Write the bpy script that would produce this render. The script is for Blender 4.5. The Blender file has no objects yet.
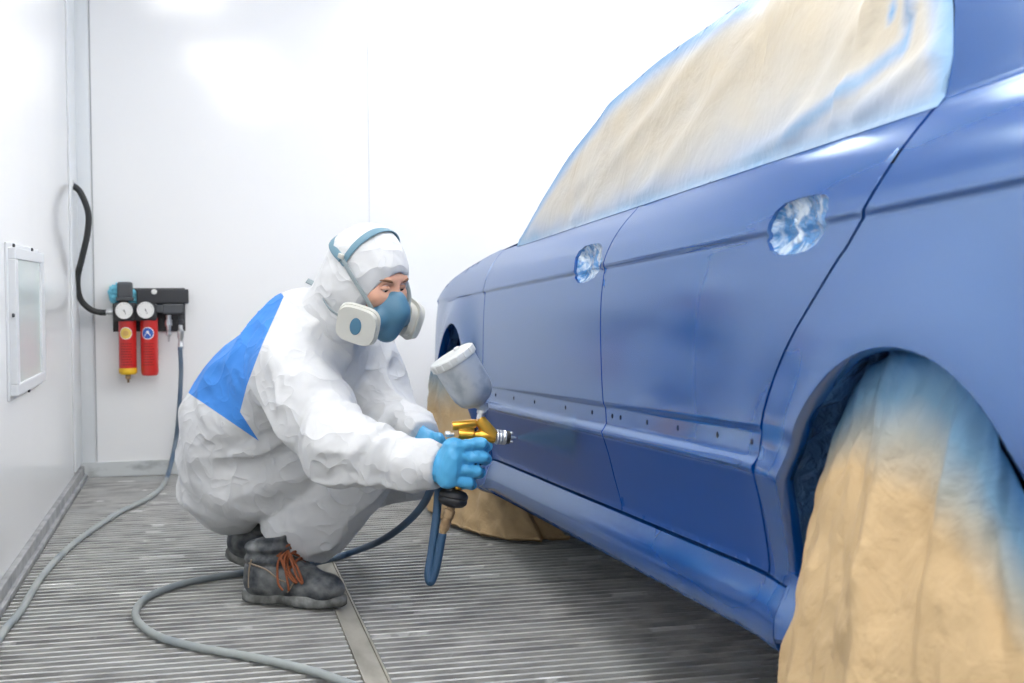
import bpy, bmesh, math, random
import numpy as np
from mathutils import Vector, Matrix, noise
from mathutils.geometry import delaunay_2d_cdt
random.seed(7)
SC = bpy.context.scene
COL = SC.collection
PI = math.pi

# ------------------------------------------------------------------ camera
F, EYE = 1250.0, 0.88
yaw = math.atan(307 / F); pitch = math.atan(52.8 / F); roll = math.radians(.25)
fw = Vector((math.sin(yaw) * math.cos(pitch), math.cos(yaw) * math.cos(pitch), -math.sin(pitch)))
r0 = Vector((math.cos(yaw), -math.sin(yaw), 0)); u0 = r0.cross(fw)
rt = r0 * math.cos(roll) - u0 * math.sin(roll); upv = r0 * math.sin(roll) + u0 * math.cos(roll)
EYEP = Vector((0, 0, EYE))
cam = bpy.data.cameras.new('camera'); camo = bpy.data.objects.new('camera', cam); COL.objects.link(camo)
cam.sensor_width = 36; cam.lens = F * 36 / 1024; cam.clip_start = .05
camo.matrix_world = Matrix(((rt.x, upv.x, -fw.x, 0), (rt.y, upv.y, -fw.y, 0), (rt.z, upv.z, -fw.z, EYE), (0, 0, 0, 1)))
cam.dof.use_dof = True; cam.dof.focus_distance = 3.1; cam.dof.aperture_fstop = 5.6
SC.camera = camo

def P(x, y, Y):
    """Measured place of a photograph pixel on the vertical plane at depth Y of the room."""
    d = fw + rt * ((x - 512) / F) + upv * ((341.5 - y) / F)
    return EYEP + d * (Y / d.y)

def PF(x, y, z=0.0):
    d = fw + rt * ((x - 512) / F) + upv * ((341.5 - y) / F)
    return EYEP + d * ((z - EYE) / d.z)

# ------------------------------------------------------------------ materials
def mat(name, col, rough=.5, metal=0., spec=.5, coat=0., coat_rough=.1, sheen=0., emit=None, estr=1., trans=0., sss=0.):
    m = bpy.data.materials.new(name); m.use_nodes = True
    b = m.node_tree.nodes['Principled BSDF']
    b.inputs['Base Color'].default_value = (*col, 1); b.inputs['Roughness'].default_value = rough
    b.inputs['Metallic'].default_value = metal; b.inputs['Specular IOR Level'].default_value = spec
    b.inputs['Coat Weight'].default_value = coat; b.inputs['Coat Roughness'].default_value = coat_rough
    b.inputs['Sheen Weight'].default_value = sheen; b.inputs['Transmission Weight'].default_value = trans
    if sss: b.inputs['Subsurface Weight'].default_value = sss; b.inputs['Subsurface Radius'].default_value = (.02, .01, .006)
    if emit: b.inputs['Emission Color'].default_value = (*emit, 1); b.inputs['Emission Strength'].default_value = estr
    return m

def N(m, kind, **kw):
    n = m.node_tree.nodes.new(kind)
    for k, v in kw.items():
        if k in n.inputs.keys(): n.inputs[k].default_value = v
        else: setattr(n, k, v)
    return n
def LK(m, a, b): m.node_tree.links.new(a, b)
def BS(m): return m.node_tree.nodes['Principled BSDF']

def noise_node(m, scale, detail=3, stretch=(1, 1, 1), rough=.5, rot=(0, 0, 0), dist=0.):
    tc = N(m, 'ShaderNodeTexCoord'); mp = N(m, 'ShaderNodeMapping'); mp.inputs['Scale'].default_value = stretch
    mp.inputs['Rotation'].default_value = rot
    LK(m, tc.outputs['Object'], mp.inputs['Vector'])
    n = N(m, 'ShaderNodeTexNoise', Scale=scale, Detail=detail, Roughness=rough, Distortion=dist)
    LK(m, mp.outputs[0], n.inputs['Vector']); return n

def mix_noise(m, c1, c2, scale, lo=.4, hi=.6, detail=3, stretch=(1, 1, 1), base=None, dist=0.):
    """base colour = c1 -> c2 where a noise passes lo..hi"""
    n = noise_node(m, scale, detail, stretch, dist=dist)
    r = N(m, 'ShaderNodeMapRange'); r.inputs['From Min'].default_value = lo; r.inputs['From Max'].default_value = hi
    LK(m, n.outputs['Fac'], r.inputs['Value'])
    mx = N(m, 'ShaderNodeMix', data_type='RGBA'); mx.inputs[6].default_value = (*c1, 1); mx.inputs[7].default_value = (*c2, 1)
    if base: LK(m, base, mx.inputs[6])
    LK(m, r.outputs[0], mx.inputs[0]); LK(m, mx.outputs[2], BS(m).inputs['Base Color'])
    return mx.outputs[2]

def bump(m, scale, strength, distance=.01, detail=3, stretch=(1, 1, 1), rot=(0, 0, 0), dist=0., prev=None):
    n = noise_node(m, scale, detail, stretch, rot=rot, dist=dist)
    b = N(m, 'ShaderNodeBump'); b.inputs['Strength'].default_value = strength; b.inputs['Distance'].default_value = distance
    LK(m, n.outputs['Fac'], b.inputs['Height'])
    if prev: LK(m, prev, b.inputs['Normal'])
    LK(m, b.outputs[0], BS(m).inputs['Normal']); return b.outputs[0]

# ------------------------------------------------------------------ objects
def tag(o, label=None, cat=None, group=None, kind=None):
    if label: o['label'] = label
    if cat: o['category'] = cat
    if group: o['group'] = group
    if kind: o['kind'] = kind
    return o
def empty(name, loc=(0, 0, 0)):
    o = bpy.data.objects.new(name, None); COL.objects.link(o); o.location = loc; o.empty_display_size = .1
    return o
def link(name, me, mats, parent=None, smooth=True):
    if not isinstance(mats, (list, tuple)): mats = [mats]
    for m in mats: me.materials.append(m)
    if smooth: me.polygons.foreach_set('use_smooth', [True] * len(me.polygons))
    o = bpy.data.objects.new(name, me); COL.objects.link(o)
    if parent is not None:
        o.parent = parent
        M = Matrix.Translation(parent.location) if parent.type == 'EMPTY' else Matrix.Identity(4)
        o.matrix_parent_inverse = M.inverted()
    return o
def from_data(name, vs, fs, mats, parent=None, smooth=True):
    me = bpy.data.meshes.new(name); me.from_pydata([tuple(v) for v in vs], [], fs); me.update()
    return link(name, me, mats, parent, smooth)
def from_bm(name, bm, mats, parent=None, smooth=True, recalc=True):
    if recalc: bmesh.ops.recalc_face_normals(bm, faces=bm.faces)
    me = bpy.data.meshes.new(name); bm.to_mesh(me); bm.free()
    return link(name, me, mats, parent, smooth)
def sharp(o, deg=35):
    me = o.data
    bm = bmesh.new(); bm.from_mesh(me)
    for e in bm.edges:
        if len(e.link_faces) == 2: e.smooth = e.calc_face_angle(0) < math.radians(deg)
    bm.to_mesh(me); bm.free(); return o

def box(bm, c, s, R=None, bev=0., mi=0):
    r = bmesh.ops.create_cube(bm, size=1.0)
    vs = r['verts']
    for v in vs: v.co = Vector((v.co.x * s[0], v.co.y * s[1], v.co.z * s[2]))
    if bev:
        es = list({e for v in vs for e in v.link_edges})
        rb = bmesh.ops.bevel(bm, geom=es, offset=bev, segments=2, affect='EDGES', profile=.5)
        vs = list({v for f in rb['faces'] for v in f.verts} | {v for v in vs if v.is_valid})
    for f in {f for v in vs for f in v.link_faces}: f.material_index = mi
    for v in vs:
        q = v.co if R is None else R @ v.co
        v.co = q + Vector(c)
    return vs
def axes(z, x=None):
    """3x3 matrix whose columns are x, y, z with z as given"""
    z = Vector(z).normalized(); x = Vector(x) if x is not None else (Vector((0, 0, 1)) if abs(z.z) < .9 else Vector((1, 0, 0)))
    x = (x - z * x.dot(z)).normalized(); y = z.cross(x)
    return Matrix((x, y, z)).transposed()
def lathe(bm, prof, o, ax, n=32, caps=True, mi=0, x=None):
    """revolve (radius, height) profile about axis ax through o"""
    R = axes(ax, x); rings = []
    o = Vector(o)
    for r, h in prof:
        rings.append([bm.verts.new(o + R @ Vector((r * math.cos(2 * PI * k / n), r * math.sin(2 * PI * k / n), h))) for k in range(n)])
    for a, b in zip(rings, rings[1:]):
        for k in range(n):
            bm.faces.new((a[k], a[(k + 1) % n], b[(k + 1) % n], b[k])).material_index = mi
    if caps:
        for rg in (rings[0], rings[-1]):
            try: bm.faces.new(rg).material_index = mi
            except ValueError: pass
def spline(pts, n=10):
    pts = [Vector(p) for p in pts]; out = []
    q = [pts[0] * 2 - pts[1]] + pts + [pts[-1] * 2 - pts[-2]]
    for i in range(1, len(q) - 2):
        for k in range(n):
            t = k / n; p0, p1, p2, p3 = q[i - 1:i + 3]
            out.append(.5 * ((2 * p1) + (p2 - p0) * t + (2 * p0 - 5 * p1 + 4 * p2 - p3) * t * t + (3 * p1 - p0 - 3 * p2 + p3) * t ** 3))
    out.append(pts[-1]); return out
def tube(bm, pts, r, n=12, caps=True, mi=0, flat=1.0, nrm=None):
    """sweep a circle (or ellipse) along pts; r a number or a function of 0..1"""
    pts = [Vector(p) for p in pts]; L = len(pts); rings = []
    t = (pts[1] - pts[0]).normalized()
    a = Vector(nrm) if nrm is not None else (Vector((0, 0, 1)) if abs(t.z) < .9 else Vector((1, 0, 0)))
    for i in range(L):
        t = (pts[min(i + 1, L - 1)] - pts[max(i - 1, 0)]).normalized()
        a = (a - t * a.dot(t)).normalized(); b = t.cross(a)
        rr = r(i / (L - 1)) if callable(r) else r
        rings.append([bm.verts.new(pts[i] + a * (rr * flat * math.cos(2 * PI * k / n)) + b * (rr * math.sin(2 * PI * k / n))) for k in range(n)])
    for p, q in zip(rings, rings[1:]):
        for k in range(n): bm.faces.new((p[k], p[(k + 1) % n], q[(k + 1) % n], q[k])).material_index = mi
    if caps:
        bm.faces.new(rings[0]).material_index = mi; bm.faces.new(rings[-1]).material_index = mi

# ------------------------------------------------------------------ the room
LX, BY, RX, FY, HZ = -.58, 6.18, 3.6, -2.6, 2.85
m_wall = mat('white_panel', (.92, .925, .925), .12, spec=.6)
bump(m_wall, 1.6, .05, .02, 2)
m_wall_dirty = mat('kick_panel', (.62, .65, .65), .5)
mix_noise(m_wall_dirty, (.66, .69, .69), (.33, .35, .35), 9, .52, .75, 5, (1, 1, 2))
m_trim = mat('corner_post', (.80, .83, .85), .4)
m_dark_trim = mat('seam', (.45, .47, .48), .6)
m_kick = mat('grey_kick_rail', (.36, .37, .375), .5)
mix_noise(m_kick, (.42, .43, .435), (.25, .26, .27), 14, .4, .7, 4)
m_ceil = mat('ceiling_filter', (.88, .88, .88), .8)

def quad(name, vs, m, kind='structure'):
    o = from_data(name, vs, [(0, 1, 2, 3)], m, smooth=False); o['kind'] = kind; return o
def slab(name, lo, hi, m):
    bm = bmesh.new(); c = [(a + b) / 2 for a, b in zip(lo, hi)]; s = [b - a for a, b in zip(lo, hi)]
    box(bm, c, s); o = from_bm(name, bm, m, smooth=False); o['kind'] = 'structure'; return o
slab('wall_left', (LX - .1, FY, -.1), (LX, BY + .1, HZ), m_wall)
slab('wall_back', (LX, BY, -.1), (RX, BY + .1, HZ), m_wall)
slab('wall_right', (RX, FY, -.1), (RX + .1, BY + .1, HZ), m_wall)
slab('wall_front', (LX, FY - .1, -.1), (RX, FY, HZ), m_wall)
slab('ceiling', (LX - .1, FY - .1, HZ), (RX + .1, BY + .1, HZ + .1), m_ceil)
# corner post (a folded angle covering the joint of the two walls)
bm = bmesh.new()
box(bm, (LX + .035, BY - .006, HZ / 2 + .03), (.07, .012, HZ - .07), bev=.003)
box(bm, (LX + .005, BY - .15, HZ / 2 + .03), (.010, .30, HZ - .07), bev=.003)
for z in (.98, 1.32, 1.66, .5):
    for dz in (0,): lathe(bm, [(.008, 0), (.007, .003), (0.001, .004)], (LX + .02, BY - .012, z), (0, -1, 0), 10)
o = from_bm('trim_1', bm, m_trim); sharp(o); o['kind'] = 'structure'
bm = bmesh.new(); box(bm, (LX + .0755, BY - .001, HZ / 2), (.005, .004, HZ)); o = from_bm('trim_2', bm, m_dark_trim, smooth=False); o['kind'] = 'structure'
bm = bmesh.new(); box(bm, (.795, BY - .001, HZ / 2 + .03), (.004, .003, HZ - .07)); o = from_bm('trim_3', bm, mat('panel_seam', (.70, .72, .73), .5), smooth=False); o['kind'] = 'structure'
slab('baseboard_back', (LX, BY - .015, 0), (RX, BY, .07), m_wall_dirty)
bm = bmesh.new(); box(bm, (LX + .010, (FY + BY) / 2, .027), (.02, BY - FY, .054), bev=.004); box(bm, (LX + .026, (FY + BY) / 2, .008), (.014, BY - FY, .016), bev=.003)
o = from_bm('baseboard_left', bm, m_kick, smooth=False); o['kind'] = 'structure'

# floor: pit below, steel bars across (its surface pattern)
m_bar = mat('floor_bar', (.3, .3, .29), .55, .0)
c = mix_noise(m_bar, (.58, .58, .56), (.36, .36, .355), 7, .42, .62, 6, (1, 3, 1))
c = mix_noise(m_bar, (0, 0, 0), (.52, .53, .52), 2.6, .52, .68, 6, (1, 2, 1), base=c)
c = mix_noise(m_bar, (0, 0, 0), (.82, .82, .80), 3.1, .635, .655, 6, (1, 6, 1), base=c)
m_pit = mat('floor_pit', (.16, .16, .155), .9)
bm = bmesh.new()
box(bm, (1.5, 1.8, -.07), (4.4, 9, .02), mi=1)
y = -1.0
while y < BY - .03:
    for xa, xb in ((LX + .036, .333), (.397, RX)):
        w = .013
        vs = [(xa, y - w / 2, 0), (xb, y - w / 2, 0), (xb, y + w / 2, 0), (xa, y + w / 2, 0)]
        lo = [(xa, y - .003, -.05), (xb, y - .003, -.05), (xb, y + .003, -.05), (xa, y + .003, -.05)]
        V = [bm.verts.new(v) for v in vs + lo]
        for f in ((0, 1, 2, 3), (0, 4, 5, 1), (1, 5, 6, 2), (2, 6, 7, 3), (3, 7, 4, 0)): bm.faces.new([V[k] for k in f])
    y += .0415
floor = from_bm('floor', bm, [m_bar, m_pit], smooth=False); floor['kind'] = 'structure'
m_strip = mat('grating_rail', (.44, .42, .36), .5, .2)
mix_noise(m_strip, (.47, .45, .39), (.33, .31, .26), 8, .45, .7, 5, (2, .6, 1))
bm = bmesh.new()
box(bm, (.365, 1.8, -.012), (.046, 8.7, .02)); 
for dx in (-.027, .027): box(bm, (.365 + dx, 1.8, -.02), (.005, 8.7, .044))
o = from_bm('trim_4', bm, m_strip, smooth=False); o['kind'] = 'structure'

# ceiling lamps
m_lamp = mat('lamp_diffuser', (1, 1, 1), .5, emit=(1, .985, .96), estr=9.)
m_lamp_soft = mat('lamp_diffuser_soft', (1, 1, 1), .5, emit=(1, .985, .96), estr=8.)
m_lampf = mat('lamp_frame', (.85, .85, .85), .4)
lamp0 = None
def lamp(x, y, sx, sy, ml):
    t = empty('ceiling_lamp', (x, y, HZ)); 
    bm = bmesh.new(); box(bm, (x, y, HZ - .02), (sx + .06, sy + .06, .04), bev=.006); from_bm('lamp_frame', bm, m_lampf, t, smooth=False)
    bm = bmesh.new(); box(bm, (x, y, HZ - .045), (sx, sy, .012)); from_bm('diffuser', bm, ml, t, smooth=False)
    return t
for k, (x, y, sx, sy, s) in enumerate([(.2, 1.5, .62, 1.2, 'above the floor strip'), (.5, -.3, .65, 2.0, 'behind the viewer'), (1.75, 5.2, 1.3, .5, 'above the car bonnet'),
                                      (2.9, 3.0, .6, 1.8, 'above the far side of the car'), (1.7, .3, .6, 1.6, 'above the car tail'), (1.35, 3.3, .6, 1.2, 'above the car roof'), (-.08, 3.7, .5, .6, 'in front of the wall regulator')]):
    tag(lamp(x, y, sx, sy, m_lamp_soft if x > 2 or (x > 1.2 and y < 3.5) else m_lamp), 'white square edged ceiling lamp ' + s, 'lamp', 'booth ceiling lamps')
m_fill = mat('added_fill_diffuser', (1, 1, 1), .5, emit=(1, .985, .96), estr=15.)  # added unseen lamps on the right wall, put there to brighten the left wall
for y, s in ((.6, 'beside the car tail'), (3.2, 'beside the car roof')):
    t = empty('added_fill_lamp', (RX, y, 1.9))
    bm = bmesh.new(); box(bm, (RX - .03, y, 1.9), (.06, .46, 1.3), bev=.008); from_bm('lamp_frame', bm, m_lampf, t, smooth=False)
    bm = bmesh.new(); box(bm, (RX - .064, y, 1.9), (.012, .40, 1.24)); from_bm('diffuser', bm, m_fill, t, smooth=False)
    tag(t, 'tall white added fill lamp ' + s, 'lamp', 'added fill lamps')
w = bpy.data.worlds.new('world'); SC.world = w; w.use_nodes = True
w.node_tree.nodes['Background'].inputs[0].default_value = (.8, .85, .9, 1); w.node_tree.nodes['Background'].inputs[1].default_value = .2
vs = SC.view_settings; vs.view_transform = 'Standard'; vs.look = 'None'; vs.gamma = 1; vs.use_curve_mapping = False; vs.exposure = 0.14
SC.display_settings.display_device = 'sRGB'

# ------------------------------------------------------------------ the car
CA = Vector((.01348, .99901, -.04339)).normalized()      # towards the nose
CN = CA.cross(Vector((0, 0, 1))).normalized() * -1       # out of the side that is being sprayed
CU = CN.cross(CA)
CD = Vector((.86, 0, 0))
if CN.x > 0: CN = -CN
if CU.z < 0: CU = -CU
CT = [(.20, -.30), (.33, -.16), (.350, -.07), (.358, -.03), (.366, -.012), (.378, -.006), (.41, -.002), (.44, -.006), (.465, -.022), (.485, -.034), (.53, -.026), (.60, -.010), (.650, .006), (.660, .013), (.667, .014), (.674, .009), (.682, .000), (.728, -.001),
      (.732, .005), (.80, .003), (.9, -.001), (.98, -.006), (1.04, -.014), (1.046, -.017), (1.054, -.009), (1.08, -.016), (1.12, -.034), (1.15, -.053), (1.18, -.078), (1.195, -.092), (1.2, -.098),
      (1.3, -.125), (1.4, -.15), (1.5, -.18), (1.57, -.21), (1.62, -.26), (1.75, -.5)]
_w = np.arange(.2, 1.75, .001); _l = np.interp(_w, [a for a, b in CT], [b for a, b in CT])
_k = np.exp(-.5 * (np.arange(-12, 13) / 2.2) ** 2); _k /= _k.sum()
_l1 = np.convolve(np.pad(_l, 12, 'edge'), _k, 'valid')
_k2 = np.exp(-.5 * (np.arange(-40, 41) / 14.0) ** 2); _k2 /= _k2.sum()
_l2 = np.convolve(np.pad(_l, 40, 'edge'), _k2, 'valid')
# soft everywhere but at the crease and the moulding band
_sharp = np.exp(-((_w - 1.05) / .02) ** 2) + np.exp(-((_w - .70) / .045) ** 4) + np.exp(-((_w - 1.195) / .012) ** 2)
_sharp = np.clip(_sharp, 0, 1)
_l = _l1 * _sharp + _l2 * (1 - _sharp)
RC, RR = (1.43, .505), .36          # rear arch
FC, FRU, FRW = (4.57, .52), .37, .43  # front arch
_lq = _l1 * np.clip(np.exp(-((_w - 1.05) / .02) ** 2) + np.exp(-((_w - 1.195) / .012) ** 2), 0, 1); _lq = _lq + _l2 * (1 - np.clip(np.exp(-((_w - 1.05) / .02) ** 2) + np.exp(-((_w - 1.195) / .012) ** 2), 0, 1))
def lat(u, w, band=True):
    v = float(np.interp(w, _w, _l if band else _lq))
    d = math.hypot(u - RC[0], max(0, w - RC[1])); v += .016 * math.exp(-((d - RR) / .10) ** 2) * (1 if w < 1.0 else 0)
    d = math.hypot((u - FC[0]), max(0, (w - FC[1]) * FRU / FRW)); v += .03 * math.exp(-((d - FRU) / .09) ** 2) * (1 if w < 1.04 else 0)
    v -= .16 * max(0, u - 4.85) ** 2 + .5 * max(0, u - 5.2) ** 2 + .12 * max(0, 1.0 - u) ** 2
    return v
def S(u, w, off=0.0, band=True):
    return CD + CA * u + CU * w + CN * (lat(u, w, band) + off)
def inside(p, poly):
    x, y = p; r = False; n = len(poly)
    for i in range(n):
        x1, y1 = poly[i]; x2, y2 = poly[i - 1]
        if (y1 > y) != (y2 > y) and x < (x2 - x1) * (y - y1) / (y2 - y1) + x1: r = not r
    return r
def dens(poly, step):
    out = []
    for i in range(len(poly)):
        a = Vector(poly[i]); b = Vector(poly[(i + 1) % len(poly)]); n = max(1, int((b - a).length / step))
        for k in range(n): out.append(tuple(a.lerp(b, k / n)))
    return out
def dist_poly(p, poly):
    p = Vector(p); d = 9
    for i in range(len(poly)):
        a = Vector(poly[i - 1]); b = Vector(poly[i]); ab = b - a; t = max(0, min(1, (p - a).dot(ab) / max(ab.length_squared, 1e-12)))
        d = min(d, (a + ab * t - p).length)
    return d
ROWS = sorted(set([round(x, 4) for x in list(np.arange(.30, 1.64, .02)) + list(np.arange(1.03, 1.075, .004)) + list(np.arange(.645, .745, .006)) + list(np.arange(.355, .50, .01)) + list(np.arange(1.16, 1.215, .008))]))
def patch(name, poly, mats, parent, holes=(), off=0.0, flange=.016, du=.035, fn=None, step=.014, rows=None, attr=None):
    """A curved body panel: outline in (along the car, height), laid on the body surface, its rim turned in."""
    fn = fn or (lambda u, w: S(u, w, off))
    loops = [dens(poly, step)] + [dens(h, step) for h in holes]
    pts = []; edges = []
    for lp in loops:
        b = len(pts); pts += lp; edges += [(b + i, b + (i + 1) % len(lp)) for i in range(len(lp))]
    us = [p[0] for p in poly]; ws = [p[1] for p in poly]
    for w in (rows or ROWS):
        if not min(ws) < w < max(ws): continue
        u = math.ceil(min(us) / du) * du
        while u < max(us):
            p = (u, w)
            if inside(p, poly) and not any(inside(p, h) for h in holes) and min(dist_poly(p, l) for l in [poly] + list(holes)) > .006: pts.append(p)
            u += du
    vo, eo, fo, ov, oe, of = delaunay_2d_cdt([Vector(p) for p in pts], edges, [], 0, 1e-6)
    bm = bmesh.new(); V = [bm.verts.new(fn(v.x, v.y)) for v in vo]
    for f in fo:
        c = (sum(vo[i].x for i in f) / len(f), sum(vo[i].y for i in f) / len(f))
        if inside(c, poly) and not any(inside(c, h) for h in holes): bm.faces.new([V[i] for i in f])
    bmesh.ops.delete(bm, geom=[v for v in bm.verts if not v.link_faces], context='VERTS')
    bm.normal_update()
    for f in bm.faces:
        if f.normal.dot(CN) < 0: f.normal_flip()
    if flange:
        be = [e for e in bm.edges if len(e.link_faces) == 1]
        r = bmesh.ops.extrude_edge_only(bm, edges=be)
        nv = [g for g in r['geom'] if isinstance(g, bmesh.types.BMVert)]
        for v in nv: v.co -= CN * flange
        for e in be: e.smooth = False
    me = bpy.data.meshes.new(name); bm.to_mesh(me); bm.free()
    return link(name, me, mats, parent)

m_paint = mat('fresh_blue_paint', (.001, .058, .28), .18, 0, .5)
BS(m_paint).inputs['Specular Tint'].default_value = (.62, .84, 1, 1)
# lower doors made satin and less reflective to darken them; glossy elsewhere
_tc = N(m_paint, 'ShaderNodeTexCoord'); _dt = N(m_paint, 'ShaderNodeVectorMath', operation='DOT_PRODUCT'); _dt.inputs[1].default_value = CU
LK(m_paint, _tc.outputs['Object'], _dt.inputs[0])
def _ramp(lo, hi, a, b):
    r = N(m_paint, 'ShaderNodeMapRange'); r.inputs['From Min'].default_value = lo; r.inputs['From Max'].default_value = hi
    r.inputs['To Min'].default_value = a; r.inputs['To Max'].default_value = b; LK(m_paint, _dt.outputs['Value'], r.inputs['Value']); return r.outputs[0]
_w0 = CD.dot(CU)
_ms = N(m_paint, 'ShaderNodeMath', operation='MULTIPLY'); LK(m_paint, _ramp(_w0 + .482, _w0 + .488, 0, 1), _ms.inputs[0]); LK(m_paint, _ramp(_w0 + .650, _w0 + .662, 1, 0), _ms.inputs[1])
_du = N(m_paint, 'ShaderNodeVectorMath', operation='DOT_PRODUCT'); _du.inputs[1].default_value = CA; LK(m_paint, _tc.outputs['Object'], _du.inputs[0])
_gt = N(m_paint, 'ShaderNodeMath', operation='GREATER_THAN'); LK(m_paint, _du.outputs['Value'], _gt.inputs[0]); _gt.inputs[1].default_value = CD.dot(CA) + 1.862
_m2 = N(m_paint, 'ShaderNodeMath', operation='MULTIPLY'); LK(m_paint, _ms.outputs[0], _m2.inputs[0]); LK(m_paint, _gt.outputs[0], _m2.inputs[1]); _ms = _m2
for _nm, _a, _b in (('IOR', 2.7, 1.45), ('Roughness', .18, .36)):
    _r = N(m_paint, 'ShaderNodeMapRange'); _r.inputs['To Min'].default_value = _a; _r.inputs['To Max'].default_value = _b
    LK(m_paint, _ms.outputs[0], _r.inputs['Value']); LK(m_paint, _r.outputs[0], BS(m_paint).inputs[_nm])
m_paint_in = mat('blue_paint_recess', (.010, .12, .36), .5)
m_dark = mat('dark_plastic', (.010, .014, .03), .8)
m_arch = mat('arch_film', (.07, .17, .38), .22, coat=.6, coat_rough=.1)
bump(m_arch, 26, .9, .03, 4, dist=.6)
m_rubber = mat('tyre', (.02, .02, .02), .8)
m_film_blue = mat('blue_film', (.14, .33, .60), .16, coat=.8, coat_rough=.06)
mix_noise(m_film_blue, (.06, .24, .55), (.62, .74, .86), 30, .42, .6, 4, dist=.8)
bump(m_film_blue, 40, 1.0, .02, 3, dist=.8)

car = tag(empty('car', (1.75, 2.9, 0)), 'blue saloon car being resprayed, windows and wheels masked', 'car')
G = .0035
WB, WT = .4855, 1.197     # door bottom / belt
# shut lines (u as a function of height)
def ln(pts):
    a = sorted(pts, key=lambda p: p[1]); X_ = [p[1] for p in a]; Y_ = [p[0] for p in a]; k = np.linspace(-.045, .045, 13)
    return lambda w: float(np.mean(np.interp(w + k, X_, Y_)))
uF = ln([(4.09, .46), (4.10, .5), (4.095, .74), (4.10, .85), (4.125, 1.03), (4.165, 1.13), (4.20, 1.20)])
uB = ln([(2.69, .46), (2.725, .56), (2.71, .67), (2.735, .785), (2.76, .925), (2.762, 1.04), (2.74, 1.13), (2.70, 1.21)])
uR = ln([(1.895, .46), (1.89, .50), (1.868, .61), (1.850, .73), (1.822, .778), (1.765, .858), (1.652, .948), (1.530, 1.05), (1.488, 1.12), (1.472, 1.16), (1.470, 1.26)])
def edge(f, w0, w1, d=0., n=26): return [(f(w0 + (w1 - w0) * k / n) + d, w0 + (w1 - w0) * k / n) for k in range(n + 1)]
def rrect(uc, wc, a, b, p=2.6, sk=0.0, n=36):
    o = []
    for k in range(n):
        t = 2 * PI * k / n; c, s = math.cos(t), math.sin(t)
        x = a * abs(c) ** (2 / p) * (1 if c > 0 else -1); y = b * abs(s) ** (2 / p) * (1 if s > 0 else -1)
        o.append((uc + x, wc + y + sk * x))
    return o
hF = rrect(2.885, 1.062, .105, .048, 2.4); hR = rrect(1.745, 1.052, .100, .054, 2.4)
# the rear handle opening is D shaped: its front upper corner is cut away
hR = [(u, w - max(0, (u - 1.75)) * max(0, w - 1.05) * 4.5) for u, w in hR]; hF = [(u, w - max(0, (u - 2.88)) * max(0, w - 1.05) * 4.0) for u, w in hF]
def UW(x, y):
    d = fw + rt * ((x - 512) / F) + upv * ((341.5 - y) / F); l = 0
    for _ in range(40):
        p = EYEP + d * ((CD + CN * l - EYEP).dot(CN) / d.dot(CN)); q_ = p - CD; u, w = q_.dot(CA), q_.dot(CU); l = .5 * l + .5 * lat(u, w)
    return (u, w)
hR = [UW(*p) for p in ((767, 231), (768.5, 224), (775, 212), (785.4, 203), (798.6, 198), (816, 194.5), (825.6, 194.3), (828.6, 197.6), (828, 209), (826.4, 224), (823.5, 233), (816, 244.4), (806, 251), (791, 254.7), (777, 255), (770, 250.3), (767, 241.5))]
hF = [UW(*p) for p in ((573.8, 269), (575.3, 258), (579, 251), (585, 246), (592, 244), (599.9, 243), (602.8, 247), (602.4, 261), (599, 271), (595, 277), (589, 281), (583, 283), (578, 282.9), (574.6, 278))]
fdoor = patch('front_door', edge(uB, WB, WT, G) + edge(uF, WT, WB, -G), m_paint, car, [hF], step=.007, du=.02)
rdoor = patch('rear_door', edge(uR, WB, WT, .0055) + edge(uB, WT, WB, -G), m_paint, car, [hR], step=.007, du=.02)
def recess(hole, parent):
    uc = sum(p[0] for p in hole) / len(hole); wc = sum(p[1] for p in hole) / len(hole)
    big = [(uc + (u - uc) * 1.04, wc + (w - wc) * 1.04) for u, w in hole]
    def fn(u, w):
        d = min(dist_poly((u, w), big), .03) / .03
        q = noise.noise(Vector((u * 22, w * 30, 1.3))) * .010 + noise.noise(Vector((u * 55, w * 60, 4.1))) * .005
        return S(u, w, -.003 - .024 * d ** .6 + q * d)
    o = patch('handle_recess', big, m_film_blue, parent, flange=0, du=.006, fn=fn, step=.006, rows=[.95 + .005 * k for k in range(40)])
    o['label'] = 'crumpled blue film pressed into the handle opening'
recess(hF, fdoor); recess(hR, rdoor)
def dots(parent, us):
    for u in us:
        bm = bmesh.new(); lathe(bm, [(.0055, -.004), (.0055, .0006), (.004, .0012), (.0008, .0005)], S(u, .706, .0), CN, 12)
        from_bm('trim_clip_hole', bm, m_dark, parent)
dots(fdoor, [3.92, 3.66, 3.40, 3.07, 2.83]); dots(rdoor, [2.67, 2.61, 2.43, 2.25, 2.05, 1.895])
# sill
SB = .366
patch('side_sill', [(1.80, .362), (4.19, .362), (4.19, .478)] + [(1.80, .478)], m_paint, car, flange=.02, du=.05)
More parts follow.
